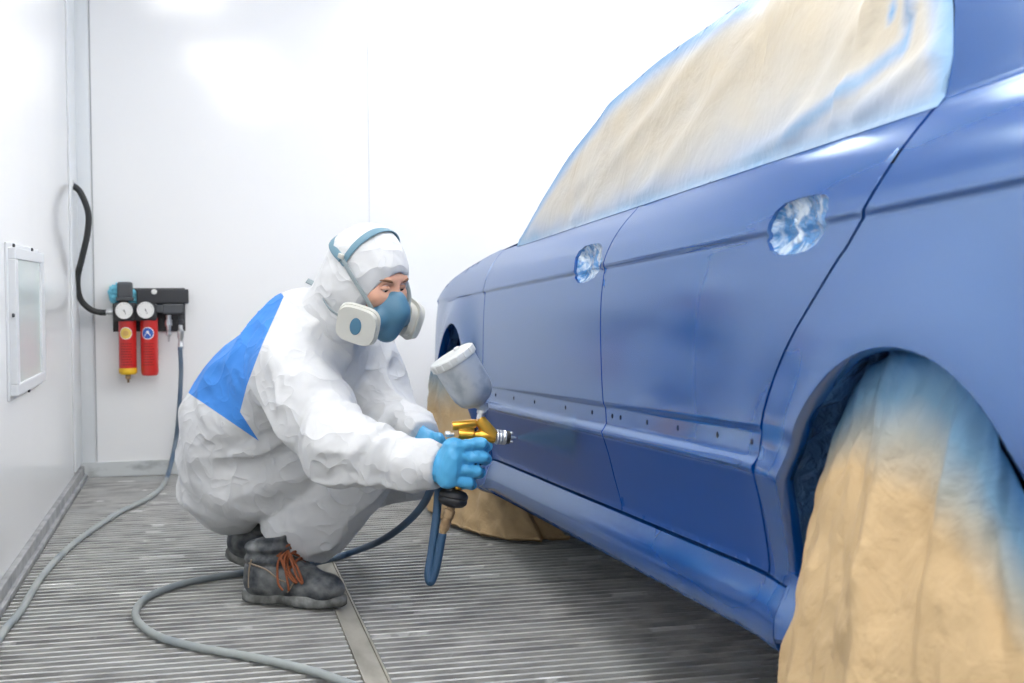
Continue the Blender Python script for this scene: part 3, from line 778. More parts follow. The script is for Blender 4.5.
# diagonal drag lines on the trunk and sleeve
Rt = axes((chest - pel), lD)
drag = crease(s.noise(5, 14, 5, 21, axes(elR - shR, fD)) + .3 * warp) * .022
Rth = axes(kneR - hipR, Vector((0, 0, 1)))
thigh = crease(s.noise(15, 15, 3.2, 8, Rth) + .3 * warp) * .018
Rsh = axes(hemR - kneR, fD)
shin = crease(s.noise(11, 11, 5, 9, Rsh) + .4 * warp) * .018
fore = crease(s.noise(9, 9, 22, 31, axes(wrR - elR, Vector((0, 0, 1)))) + .3 * warp) * .016
wth = np.clip(1 - s.cap(hipR, kneR, 0, 0) / .2, 0, 1) * np.clip((pel.z + .10 - s.Z) / .06, 0, 1)
wfo = np.clip(1.6 - s.cap(elR, wrR, 0, 0) / .07, 0, 1)
wsh = np.clip(1.6 - s.cap(kneR, hemR, 0, 0) / .09, 0, 1) * np.clip((kneR.z - .05 - s.Z) / .05, 0, 1)
wtr = np.clip(1 - np.maximum(np.maximum(wth, wfo), wsh), 0, 1)
fd = np.clip(np.abs(s.plane(wrR, wrR - elR)) / .05, 0, 1) * np.clip(np.abs(s.plane(wrL, wrL - elL)) / .05, 0, 1) * np.clip(np.abs(hemd) / .06, 0, 1)
s.f = s.f + (big - drag * wtr - thigh * wth - fore * wfo - shin * wsh) * fd
s.f = s.f - ring(lerp(elR, shR, .25), lerp(elR, wrR, .35), .6, 3.2, .005, .12) 
# hollow cuffs and hem
s.sub(s.cap(lerp(elR, wrR, .86), wrR + (wrR - elR) * .3, .036, .044), .004)
s.sub(s.cap(lerp(kneR, hemR, .7), hemR + (hemR - kneR) * .6, .080, .102), .004)
coverall = s.obj('coverall', [m_suit], person)
# the blue back panel is its own piece, cut cleanly out of the cloth along its seams
def toward(p):
    q = p - EYEP; z = q.dot(fw); return (512 + F * q.dot(rt) / z, 341.5 - F * q.dot(upv) / z)
def cut_panel(src, poly, name, m):
    bm = bmesh.new(); bm.from_mesh(src.data)
    R3 = [P(x, y, 3.5) for x, y in poly]
    for i in range(len(poly) - 3):
        n = (R3[i] - EYEP).cross(R3[i + 1] - EYEP).normalized()
        fs = [f for f in bm.faces if -40 < toward(f.calc_center_median())[0] - min(poly[i][0], poly[i + 1][0]) < 90]
        g = set(fs) | {e for f in fs for e in f.edges} | {v for f in fs for v in f.verts}
        bmesh.ops.bisect_plane(bm, geom=list(g), plane_co=R3[i], plane_no=n, dist=1e-5)
    bm.faces.index_update(); keep = {f.index for f in bm.faces if inside(toward(f.calc_center_median()), poly)}
    b2 = bm.copy(); bm.faces.ensure_lookup_table(); b2.faces.ensure_lookup_table()
    bmesh.ops.delete(b2, geom=[f for f in b2.faces if f.index not in keep], context='FACES')
    bmesh.ops.delete(bm, geom=[f for f in bm.faces if f.index in keep], context='FACES')
    bm.to_mesh(src.data); bm.free()
    me = bpy.data.meshes.new(name); b2.to_mesh(me); b2.free()
    return link(name, me, m, src)
bp = cut_panel(coverall, [(284, 296), (262, 345), (247, 385), (240, 412), (259, 441), (190, 394), (120, 350), (240, 250)], 'back_panel', m_suit_blue); bp['label'] = 'blue back panel'
# hood
s = Solid(headc - Vector((.2, .2, .24)), headc + Vector((.2, .2, .2)), .0042)
s.add(s.ell(H(-.016, 0, .036), (.113, .095, .106), HR), .01)
s.add(s.ell(H(-.02, 0, -.04), (.085, .085, .10), HR), .05)
s.add(s.cap(H(-.045, 0, -.05), neck + Vector((-.01, .0, -.01)), .085, .10), .05)
s.f = s.f + s.noise(14, 14, 14, 4) * .004 - (1 - np.abs(s.noise(9, 22, 10, 6, HR))) ** 3 * .004
opening = s.ell(H(.125, 0, -.026), (.105, .072, .078), HR)
opening = s.smin(opening, s.ell(H(.12, 0, -.11), (.10, .07, .09), HR), .03)
s.sub(opening, .006)
s.sub(s.ell(H(-.012, 0, .032), (.100, .080, .092), HR), .004)
hood = s.obj('hood', m_suit, person)
# respirator
resp = None
s = Solid(headc - Vector((.12, .24, .22)), headc + Vector((.24, .16, .14)), .0028)
s.add(s.ell(H(.088, 0, -.062), (.046, .054, .062), HR), .01)
s.add(s.cap(H(.112, 0, -.018), H(.120, 0, -.044), .013, .022), .03)
s.add(s.cap(H(.118, 0, -.05), H(.100, 0, -.112), .026, .027), .025)
s.add(s.cap(H(.095, .045, -.075), H(.092, .080, -.085), .026, .024), .015); s.add(s.cap(H(.095, -.045, -.075), H(.092, -.080, -.085), .026, .024), .015)
resp = s.obj('respirator', m_mask, person); resp['label'] = 'blue grey half mask respirator'
for sg in (1, -1):
    c = H(.078, sg * .094, -.088); axd = (hl * sg * .82 + hf * .36 - hu * .10).normalized()
    R = axes(axd, hu)
    bm = bmesh.new()
    for (sx, sy, z0, z1) in ((.046, .050, -.014, .006), (.054, .059, .006, .014), (.050, .055, .014, .026)):
        lo_, hi_ = [], []
        for k in range(28):
            t = 2 * PI * k / 28; cc, ss = math.cos(t), math.sin(t); x = sx * abs(cc) ** .6 * (1 if cc > 0 else -1); y = sy * abs(ss) ** .6 * (1 if ss > 0 else -1)
            lo_.append(bm.verts.new(c + R @ Vector((x, y, z0)))); hi_.append(bm.verts.new(c + R @ Vector((x * .96, y * .96, z1))))
        for k in range(28): bm.faces.new((lo_[k], lo_[(k + 1) % 28], hi_[(k + 1) % 28], hi_[k]))
        bm.faces.new(hi_); bm.faces.new(lo_)
    ct = from_bm('cartridge', bm, m_cart, resp); sharp(ct, 40)
    bm = bmesh.new(); lathe(bm, [(.016, .022), (.024, .027), (.021, .028), (.001, .0275)], c, axd, 24, x=hu)
    for v in bm.verts:
        q = v.co - c; k = q.dot(R.col[1]); v.co += R.col[1] * (k * -.35)
    o = from_bm('cartridge', bm, m_mask, resp); o.name = 'cartridge_disc'; 
    # straps: from the mask over the hood to the cradle
    bm = bmesh.new()
    pts = spline([H(.104, sg * .064, -.062), H(.075, sg * .088, -.02), H(.025, sg * .101, .022), H(-.022, sg * .101, .055)], 8)
    tube(bm, pts, .0075, 8, flat=.25, nrm=hl * sg); from_bm('strap', bm, m_strap, resp)
    bm = bmesh.new(); c2 = H(.104, sg * .066, -.068); box(bm, c2, (.012, .010, .030), HR, .003); from_bm('buckle', bm, m_strap, resp)
    bm = bmesh.new(); box(bm, H(-.024, sg * .1035, .060), (.018, .008, .014), HR, .003); from_bm('buckle', bm, m_cart, resp)
def onhood(f, l, u, d=.0035):
    """nearest place on the outside of the hood"""
    v = Vector((f + .016, l, u - .036)); r = Vector((.113, .095, .106)); k = math.sqrt(sum((v[i] / r[i]) ** 2 for i in range(3)))
    v = v / k; v = v * (1 + d / v.length); return H(v.x - .016, v.y, v.z + .036)
bm = bmesh.new()
pts = spline([onhood(-.020 + .0 * t + .03 * math.cos(t), .095 * math.sin(t), .036 + .106 * math.cos(t)) for t in np.linspace(-1.55, 1.55, 11)], 6)
tube(bm, pts, lambda t: .011 + .003 * math.sin(PI * t), 10, flat=.22, nrm=(pts[0] - headc)); from_bm('head_cradle', bm, m_harn, resp)
bm = bmesh.new()
pts = spline([onhood(-.016 - .113 * math.cos(t), .095 * math.sin(t), .050 + .03 * math.cos(t)) for t in np.linspace(-1.5, 1.5, 11)], 6)
tube(bm, pts, lambda t: .012 + .003 * math.sin(PI * t), 10, flat=.22, nrm=(pts[0] - headc)); from_bm('head_cradle', bm, m_harn, resp)
bm = bmesh.new()
pts = spline([H(.06, -.095, -.095), H(-.02, -.105, -.085), H(-.095, -.075, -.055), H(-.128, 0, -.045), H(-.095, .075, -.055), H(-.02, .105, -.085), H(.06, .095, -.095)], 8)
tube(bm, pts, .008, 8, flat=.25, nrm=(pts[0] - headc)); from_bm('strap', bm, m_strap, resp)
bm = bmesh.new(); tube(bm, spline([P(307, 280.5, 3.42), P(314, 284, 3.41), P(321, 289, 3.39), P(327, 297, 3.37)], 6), .0085, 8, flat=.25, nrm=Vector((.3, -.9, .3))); from_bm('strap', bm, m_strap, resp)
# boots ------------------------------------------------------------
def boot(heel, toe, upd, name='boot', shaft=None, lace=True):
    """heel and toe are points under the sole; upd is the boot's up direction"""
    f = (toe - heel).normalized(); u = (upd - f * upd.dot(f)).normalized(); l = u.cross(f); L = (toe - heel).length
    R = Matrix((f, l, u)).transposed(); q = lambda x, y, z: heel + f * x * L + l * y + u * z
    ctr = q(.5, 0, .12)
    s = Solid(ctr - Vector((.24, .24, .2)), ctr + Vector((.24, .24, .22)), .0036)
    s.add(s.ell(q(.80, 0, .048), (.064, .049, .042), R), .01)                 # toe cap
    s.add(s.cap(q(.55, 0, .058), q(.80, 0, .048), .046, .042), .02)
    s.add(s.cap(q(.16, 0, .058), q(.55, 0, .058), .044, .047), .02)
    s.add(s.cap(q(.20, 0, .075), q(.62, 0, .085), .046, .030), .03)           # instep
    s.add(s.cap(q(.19, 0, .07), q(.20, 0, .155), .049, .054), .03)            # heel counter and shaft
    s.add(s.cap(q(.34, 0, .10), q(.30, 0, .155), .040, .044), .03)
    s.f = np.maximum(s.f, s.plane(q(.25, 0, .185), u * 1 - f * .18)); s.f = np.maximum(s.f, -s.plane(q(0, 0, .026), u))
    col = s.plane(q(0, 0, .15), u); s.f = s.f - .0035 * np.sin(np.clip(col, -.04, .04) / .04 * 2.5 * PI) * (np.abs(col) < .04)  # padded collar rolls
    s.f = s.f + .0015 * s.noise(40, 40, 40, 2)
    s.sub(s.cap(q(.25, 0, .15), q(.24, 0, .26), .040, .048), .004)
    b = s.obj(name, m_boot, person)
    # sole
    bm = bmesh.new(); out = []
    n = 44
    def prof(t):
        x = .5 - .52 * math.cos(2 * PI * t); sd = 1 if t < .5 else -1
        wd = .043 + .010 * math.exp(-((x - .72) / .25) ** 2) - .008 * math.exp(-((x - .42) / .16) ** 2)
        return x, sd * wd * abs(math.sin(2 * PI * t)) ** .55
    rows = []
    for z, k in ((.0, .95), (.006, 1.03), (.022, 1.05), (.030, 1.02), (.034, .95)):
        row = []
        for i in range(n):
            x, y = prof(i / n); zz = z
            if z < .005: zz += .010 * (.36 < x < .52) + .012 * max(0, (x - .86) / .14) + .004 * (int(i * 1.0) % 2)
            row.append(bm.verts.new(q(.5 + (x - .5) * (k if k < 1 else 1 + (k - 1) * .4), y * k, zz)))
        rows.append(row)
    for a, c in zip(rows, rows[1:]):
        for i in range(n): bm.faces.new((a[i], a[(i + 1) % n], c[(i + 1) % n], c[i]))
    bm.faces.new(rows[0]); bm.faces.new(rows[-1])
    from_bm('sole', bm, m_sole, b)
    if not lace: return b
    bm = bmesh.new()
    zt = lambda x: .118 + (.57 - x) * .20 if x > .36 else .165
    for i in range(5):
        x = .40 + .058 * i; z = .160 - .0175 * i
        pts = spline([q(x - .01, -.036, z - .022), q(x + .035, -.018, z - .002), q(x + .05, 0, z + .004), q(x + .035, .018, z - .002), q(x - .01, .036, z - .022)], 5)
        tube(bm, pts, .0036, 7)
        pts = spline([q(x, -.034, z - .024), q(x + .035, -.01, z), q(x + .07, .02, z - .012)], 5); tube(bm, pts, .0034, 7)
    for sg in (-1, 1):   # bow loops hanging over the side
        c0 = q(.46, -.010, .150)
        pts = spline([c0, q(.50 + .05 * sg, -.045, .135), q(.60 + .04 * sg, -.062, .092), q(.66 + .03 * sg, -.060, .075), q(.58 + .05 * sg, -.050, .110), c0], 7)
        tube(bm, pts, .0036, 7)
        pts = spline([c0, q(.46 + .03 * sg, -.05, .13), q(.50 + .05 * sg, -.066, .075), q(.53 + .03 * sg, -.066, .052)], 7); tube(bm, pts, .0033, 7)
    from_bm('lace', bm, m_lace, b)
    bm = bmesh.new()   # stitched seams
    for pts in ([q(.12, -.054, .05), q(.13, -.0555, .10), q(.16, -.057, .13)], [q(.13, -.0565, .12), q(.30, -.054, .105), q(.42, -.050, .080), q(.50, -.049, .072)], [q(.52, -.052, .044), q(.58, -.051, .070), q(.60, -.040, .092)]):
        tube(bm, spline(pts, 6), .0024, 6)
    from_bm('seam', bm, m_stitch, b)
    return b
hl_, tl_ = PF(243, 604, 0.004), PF(346, 611, 0.004)
boot(hl_ + Vector((.012, .042, 0)), tl_ + Vector((-.005, .042, 0)), Vector((0, 0, 1)))
bt = boot(P(228, 556, 3.86), PF(300, 581, .004), Vector((-.25, 0, 1)), lace=False); bt['label'] = 'boot with heel raised'

# gloves -----------------------------------------------------------
HY = wrR.y
def hand(name, wr, kn, chains, thumb, rad, cuff, h=.0021, k=.006, palm_r=.020):
    """one glove surface: palm from wrist to the four knuckles, four finger chains, a thumb chain, a rolled cuff"""
    al = [wr, cuff] + kn + [p for c in chains for p in c] + thumb
    lo = Vector([min(p[i] for p in al) - .045 for i in range(3)]); hi = Vector([max(p[i] for p in al) + .045 for i in range(3)])
    s = Solid(lo, hi, h)
    for p in kn: s.add(s.cap(wr, p, .024, palm_r * .8), .016)
    for a, b in zip(kn, kn[1:]): s.add(s.cap(a, b, palm_r * .72, palm_r * .72), .014)
    f = None
    for c, r in zip(chains, rad):
        g = None
        for i, (a, b) in enumerate(zip(c, c[1:])):
            d = s.cap(a, b, r * (1 - .08 * i), r * (1 - .08 * (i + 1))); g = d if g is None else s.smin(g, d, .004)
        s.f = s.smin(s.f, g, k)
    g = None
    for a, b, r in zip(thumb, thumb[1:], (.019, .014, .012)):
        d = s.cap(a, b, r, r * .86); g = d if g is None else s.smin(g, d, .006)
    s.add(g, .012)
    cf = s.cap(cuff, wr, .034, .028); cf = np.maximum(cf, -s.plane(cuff, wr - cuff)); s.add(cf, .015)
    s.f = s.f + .0012 * s.noise(60, 60, 60, 7) - .0022 * (1 - np.abs(s.noise(70, 70, 30, 3))) ** 3
    return s.obj(name, m_glove, person, 2)
gy = 3.005                                  # the gun's depth in the room
near = -.028                                # fingers lie on the near side of the grip
def G3(x, y, dy=0.0): return P(x, y, gy + dy)
kn = [G3(453, 447, -.030), G3(452, 458, -.036), G3(450, 469, -.036), G3(447, 479, -.030)]
chains = []
for (kx, ky), (px_, py_), (tx, ty), (ex, ey), in (((453, 447), (481, 443), (487, 446), (476, 449)), ((452, 458), (482, 457), (486, 459), (472, 461)),
                                             ((450, 469), (476, 471), (480, 473), (466, 474)), ((447, 479), (468, 483), (471, 485), (460, 485))):
    chains.append([G3(kx, ky, -.034), G3(px_, py_, -.030), G3(tx, ty, .004), G3(ex, ey, .026)])
wr = G3(439, 467, .0)
gR = hand('glove', wr, kn, chains, [G3(444, 462, .018), G3(456, 447, .034), G3(474, 446, .036), G3(484, 449, .030)], (.0150, .0154, .0150, .0140), G3(424, 468, .010), k=.007, palm_r=.026)
# left hand: loosely closed in front of the knee, partly behind the sleeve
ly = 3.30
def L3(x, y, dy=0.0): return P(x, y, ly + dy)
kn = [L3(438, 440, -.028), L3(440, 447, -.012), L3(440, 453, .006), L3(438, 458, .024)]
chains = [[L3(438, 440, -.028), L3(449, 448, -.030), L3(450, 457, -.028), L3(443, 461, -.026)], [L3(440, 447, -.012), L3(452, 453, -.012), L3(452, 463, -.010), L3(445, 466, -.008)],
          [L3(440, 453, .006), L3(451, 459, .006), L3(451, 468, .008), L3(444, 470, .010)], [L3(438, 458, .024), L3(448, 464, .026), L3(448, 471, .026), L3(442, 473, .026)]]
gL = hand('glove', L3(428, 443, 0), kn, chains, [L3(430, 446, -.018), L3(437, 455, -.040), L3(446, 460, -.044), L3(451, 464, -.042)], (.0112, .0118, .0112, .010), L3(417, 437, .01))

# ------------------------------------------------------------------ spray gun (held)
m_gold = mat('gold_anodised', (.80, .42, .06), .28, .85)
m_steel = mat('bright_metal', (.62, .63, .64), .3, .9)
m_cup = mat('worn_aluminium', (.48, .52, .56), .42, .55); mix_noise(m_cup, (.50, .54, .58), (.34, .39, .45), 28, .45, .7, 4)
m_lid = mat('cup_lid', (.66, .68, .68), .45, .2)
m_black = mat('black_rubber', (.018, .019, .021), .5)
m_brass = mat('taped_fitting', (.48, .33, .18), .55, .35); mix_noise(m_brass, (.50, .35, .20), (.26, .17, .09), 40, .4, .6)
gun = tag(empty('spray_gun', G3(470, 470)), 'gold spray gun with grey paint cup gripped in the gloved hand', 'spray gun')
def cyl(name, prof, o, ax, m, parent, n=32, x=None, sh=35):
    bm = bmesh.new(); lathe(bm, prof, o, ax, n, x=x); ob = from_bm(name, bm, m, parent); sharp(ob, sh); return ob
K = (G3(500, 432) - G3(450, 432)).length / 50        # metres per pixel at the gun
X1 = (G3(500, 434.5) - G3(450, 431)).normalized()    # barrel direction
def along(a, b): return (b - a).normalized(), (b - a).length
# body: rear block, slanted front barrel
bm = bmesh.new()
a, b = G3(462, 433), G3(498, 436.5)
lathe(bm, [(.0, -.002), (.0125, -.002), (.0140, .004), (.0140, .034), (.0105, .038), (.0105, .042), (.0150, .048), (.0165, .060), (.0175, .075), (.0165, .090), (.0, .090)], G3(459, 434), X1, 28)
a, b = G3(479, 419), G3(492, 436); d, L = along(a, b)
lathe(bm, [(.0, -.002), (.0135, -.002), (.0150, .004), (.0165, L * .5), (.0185, L), (.0, L)], a, d, 28)
a, b = G3(452, 426), G3(476, 423.5); d, L = along(a, b)
lathe(bm, [(0, 0), (.0105, 0), (.0115, .004), (.0110, L - .004), (.0090, L), (0, L)], a, d, 24)
box(bm, G3(466, 430), (.040, .016, .022), None, .003)
body = from_bm('gun_body', bm, m_gold, gun); sharp(body, 40)
cyl('adjusting_knob', [(0, 0), (.0062, 0), (.0078, .003), (.0078, .012), (.005, .014), (.005, .022), (0, .022)], G3(445, 434), X1, m_steel, gun)
cyl('adjusting_knob', [(0, 0), (.0060, 0), (.0070, .002), (.0070, .011), (.0045, .013), (.0045, .02), (0, .02)], G3(456.5, 424.2), X1, m_steel, gun)
cap_ = cyl('air_cap', [(.0, -.002), (.0175, -.002), (.0190, .002), (.0175, .006), (.0190, .010), (.0175, .014), (.0190, .018), (.0185, .022), (.0150, .024), (.0, .024)], G3(496.5, 437), X1, m_steel, gun)
cyl('nozzle_ring', [(.0, .0), (.0160, 0), (.0160, .008), (.0120, .010), (.0, .010)], G3(506, 437.3), X1, m_black, cap_)
for sg in (1, -1):
    bm = bmesh.new(); box(bm, G3(511, 437.5) + Vector((0, 0, sg * .011)), (.010, .007, .006), None, .0015); from_bm('air_horn', bm, m_steel, cap_)
cyl('nozzle_tip', [(0, 0), (.005, 0), (.0035, .010), (.0015, .016), (0, .016)], G3(510, 437.5), X1, m_steel, cap_)
# grip and trigger
bm = bmesh.new()
tube(bm, spline([G3(472, 434), G3(468, 446), G3(464, 462), G3(459, 478), G3(457, 490)], 6), lambda t: .0125 + .002 * math.sin(PI * t), 20, flat=.9); from_bm('grip', bm, m_gold, gun)
bm = bmesh.new(); tube(bm, spline([G3(472, 420), G3(474, 430), G3(477, 441), G3(476, 452), G3(478, 466)], 6), .0048, 12, flat=1.6); from_bm('trigger', bm, m_dark, gun)
# paint cup
ca_, cb_ = G3(482, 407), G3(453.5, 359.5); d, L = along(ca_, cb_)
cup = cyl('paint_cup', [(.0, -.012), (.013, -.012), (.014, .004), (.017, .008), (.034, .016), (.045, .027), (.051, .043), (.0535, .06), (.0545, L - .004), (.0, L - .004)], ca_, d, m_cup, gun, 48, sh=50)
bm = bmesh.new()
lathe(bm, [(.0, L - .008), (.057, L - .008), (.0585, L - .005), (.0585, L + .011), (.056, L + .014), (.02, L + .016), (0, L + .016)], ca_, d, 48)
Rl = axes(d)
for k in range(16):
    t = 2 * PI * k / 16; box(bm, ca_ + Rl @ Vector((.0585 * math.cos(t), .0585 * math.sin(t), L + .003)), (.005, .008, .017), Rl @ Matrix.Rotation(t, 3, 'Z'), .0012)
ld = from_bm('cup_lid', bm, m_lid, cup); sharp(ld, 35)
cyl('lid_vent', [(.008, 0), (.008, .007), (.005, .009), (0, .009)], ca_ + d * (L + .014) + Rl @ Vector((.02, 0, 0)), d, m_lid, ld)
a, b = G3(480, 419), G3(484, 402); dd, LL = along(a, b)
cyl('cup_neck', [(0, 0), (.010, 0), (.010, LL * .3), (.0125, LL * .32), (.0125, LL * .62), (.010, LL * .66), (.011, LL), (0, LL)], a, dd, m_steel, gun)
# regulator and swivel below the grip
a = G3(455.5, 487); dn = (G3(452, 507) - G3(456.5, 486)).normalized()
cyl('pressure_regulator', [(0, -.004), (.010, -.004), (.011, .004), (.030, .010), (.0355, .017), (.0365, .023), (.0345, .027), (.0365, .031), (.0355, .038), (.028, .046), (.014, .050), (0, .050)], a, dn, m_black, gun, 40)
b = a + dn * .046
cyl('hose_fitting', [(0, 0), (.0105, 0), (.0105, .010), (.014, .012), (.014, .030), (.0115, .034), (.0125, .045), (.0125, .060), (.009, .066), (.009, .080), (0, .080)], b, (G3(440, 541) - b), m_brass, gun)
fit_end = b + (G3(440, 541) - b).normalized() * .072

# ------------------------------------------------------------------ air hose: wall outlet -> floor -> gun
m_hose = mat('air_hose_rubber', (.10, .14, .20), .5)
gm = N(m_hose, 'ShaderNodeAttribute', attribute_name='dust')
mxh = N(m_hose, 'ShaderNodeMix', data_type='RGBA'); mxh.inputs[6].default_value = (.03, .085, .17, 1); mxh.inputs[7].default_value = (.36, .39, .38, 1)
LK(m_hose, gm.outputs['Fac'], mxh.inputs[0]); LK(m_hose, mxh.outputs[2], BS(m_hose).inputs['Base Color'])
RB = BY - .10
def W3(x, y, Y=None): return P(x, y, Y or RB)
zf = .0115
hose_pts = [W3(180, 347, RB), W3(181, 372, RB + .01), W3(179, 410, RB + .02), W3(175, 445, BY - .05), PF(166, 479, .02) + Vector((0, -.03, 0)), PF(150, 497, zf), PF(118, 513, zf), PF(85, 535, zf), PF(60, 556, zf), PF(38, 582, zf), PF(20, 612, zf), PF(2, 634, zf),
            Vector((-.50, 3.0, zf)), Vector((-.44, 2.5, zf)), Vector((-.25, 2.1, zf)), Vector((.10, 2.0, zf)), Vector((.35, 2.25, zf)), Vector((.36, 2.55, zf + .006)),
            PF(338, 680, zf + .004), PF(300, 668, zf), PF(250, 657, zf), PF(200, 648, zf), PF(162, 638, zf), PF(140, 624, zf), PF(136, 610, zf), PF(150, 596, zf), PF(185, 583, zf), PF(235, 574, zf), PF(275, 568, zf), PF(318, 562, zf + .004), PF(350, 553, .02),
            P(380, 541, 3.75), P(405, 524, 3.52), P(424, 503, 3.28), P(434, 480, 3.10), P(437, 468, gy + .055), P(439, 478, gy + .048), P(437, 510, gy + .03), P(432, 550, gy + .015), P(428.5, 573, gy + .005), P(430.5, 582, gy), P(435, 572, gy), P(438.5, 556, gy), fit_end]
sp = spline(hose_pts, 12)
bm = bmesh.new(); tube(bm, sp, .0105, 14)
hose = from_bm('air_hose', bm, m_hose)
al = hose.data.attributes.new('dust', 'FLOAT', 'POINT')
dv = []
for i in range(len(sp)):
    k = i / 12; p = sp[i]
    v = .25 if k < 4 else (.95 if k < 24 else max(0.0, .95 - (k - 24) * .16))
    v = max(0, min(1, v + .35 * noise.noise(p * 9) * (1 if 0.05 < v else .3))); dv += [v] * 14
al.data.foreach_set('value', dv)
tag(hose, 'long dusty blue air hose lying on the floor from wall fitting to spray gun', 'hose')
# ------------------------------------------------------------------ air filter regulator on the back wall
m_red = mat('red_bowl', (.62, .025, .02), .3, coat=.4)
m_yel = mat('yellow_ring', (.85, .52, .02), .45)
m_iron = mat('black_bracket', (.035, .037, .042), .45)
m_grey = mat('grey_cap', (.075, .08, .088), .5)
m_dial = mat('dial_face', (.84, .84, .82), .6)
m_ink = mat('dial_ink', (.02, .02, .02), .6)
m_sty = mat('sticker_yellow', (.80, .58, .12), .5); m_stb = mat('sticker_blue', (.03, .12, .50), .5); m_stw = mat('sticker_white', (.85, .85, .85), .5)
m_redtext = mat('dark_red_print', (.25, .01, .01), .5)
ry = BY - .085
def R3(x, y, d=0.0): return P(x, y, ry - d)
kx = (R3(160, 330) - R3(150, 330)).length / 10
reg = tag(empty('air_regulator', (R3(148, 330).x, BY, R3(148, 330).z)), 'black wall air regulator with two red filter bowls and round gauges', 'air regulator')
front = Vector((-.09, -1, 0)).normalized()
FY_ = Vector((0, -1, 0)); ZZ = Vector((0, 0, 1))
bm = bmesh.new()
c = R3(148.5, 310); box(bm, (c.x, BY - .012, c.z), (.33, .006, .205), None, .002)
c = R3(160, 296.5); box(bm, (c.x + .012, BY - .045, c.z), (.235, .07, .068), None, .005)
br = from_bm('bracket', bm, m_iron, reg, smooth=False)
bm = bmesh.new(); c = R3(154.5, 291.8, -.045); lathe(bm, [(.010, 0), (.013, .001), (.013, .004), (.010, .005)], (c.x, BY - .083, c.z), FY_, 16); from_bm('screw', bm, m_dial, br)
# bodies, cap, manifold
bm = bmesh.new(); c = R3(124.5, 312); box(bm, c, (.10, .09, .085), None, .008)
c = R3(146, 312); box(bm, c, (.10, .085, .08), None, .008)
from_bm('regulator_body', bm, m_iron, reg, smooth=False)
bm = bmesh.new(); c = R3(125, 290); box(bm, c, (.068, .07, .075), None, .010); c = R3(125, 299); box(bm, c, (.075, .076, .018), None, .004); from_bm('pressure_cap', bm, m_grey, reg, smooth=False)
bm = bmesh.new(); c = R3(173, 309); box(bm, c, (.098, .055, .048), None, .008); c = R3(158.5, 309); box(bm, c, (.04, .06, .036), None, .004); from_bm('manifold', bm, m_grey, reg, smooth=False)
for k, (px_, top, bot) in enumerate(((127.2, 318, 373), (149, 318, 375.5))):
    a = R3(px_, top); b = R3(px_, bot); L = a.z - b.z
    bm = bmesh.new(); lathe(bm, [(0, 0), (.030, 0), (.036, .004), (.040, .02), (.040, L), (0, L)], (a.x, a.y, b.z), ZZ, 40)
    bowl = from_bm('filter_bowl', bm, m_red, reg); sharp(bowl, 40)
    if k == 0:
        bm = bmesh.new(); lathe(bm, [(.0, -.006), (.034, -.006), (.0405, 0), (.0415, .006), (.0415, .022), (.040, .024)], (a.x, a.y, b.z), ZZ, 40); o = from_bm('end_ring', bm, m_yel, bowl); sharp(o, 40)
        bm = bmesh.new(); lathe(bm, [(0, -.045), (.005, -.045), (.006, -.03), (.012, -.026), (.013, -.008), (0, -.006)], (a.x, a.y, b.z), ZZ, 16); from_bm('drain_valve', bm, m_brass, bowl)
    # round sticker, wrapped on the bowl
    def wrap(name, rad, zc, m, lift, r2=0.0, poly=None):
        bm = bmesh.new(); pts = poly or [(rad * math.cos(t), rad * math.sin(t)) for t in np.linspace(0, 2 * PI, 29)[:-1]]
        V = []
        for x, z in pts:
            th = x / .040 + .14 * -1; V.append(bm.verts.new((a.x + (.040 + lift) * math.sin(th), a.y - (.040 + lift) * math.cos(th), zc + z)))
        f = bm.faces.new(V); bmesh.ops.triangulate(bm, faces=[f]); return from_bm(name, bm, m, bowl, smooth=False)
    zc = R3(px_, 333).z
    if k == 0:
        wrap('round_sticker', .0285, zc, m_stw, .0012); wrap('sticker_centre', .0255, zc, m_sty, .0018)
        wrap('sticker_mark', .013, zc, mat('sticker_tan', (.66, .40, .12), .5), .0024)
    else:
        wrap('round_sticker', .0290, zc, m_stw, .0012); wrap('sticker_centre', .0250, zc, m_stb, .0018)
        wrap('sticker_mark', 0, zc, m_stw, .0024, poly=[(-.014, -.015), (.014, -.015), (.012, -.004), (.005, .0), (.007, .006), (.004, .012), (-.004, .012), (-.007, .006), (-.005, .0), (-.012, -.004)])
    # lines of fine print on the bowl
    bm = bmesh.new()
    rn = random.Random(3 + k)
    for r_ in range(9):
        z = R3(px_, 344 + r_ * 2.6).z; x = -.024
        while x < .022:
            w_ = rn.uniform(.004, .011); q = []
            for xx, zz in ((x, z), (min(x + w_, .026), z), (min(x + w_, .026), z + .0045), (x, z + .0045)):
                th = xx / .040 - .14; q.append(bm.verts.new((a.x + .0408 * math.sin(th), a.y - .0408 * math.cos(th), zz)))
            bm.faces.new(q); x += w_ + .003
    from_bm('fine_print', bm, m_redtext, bowl, smooth=False)
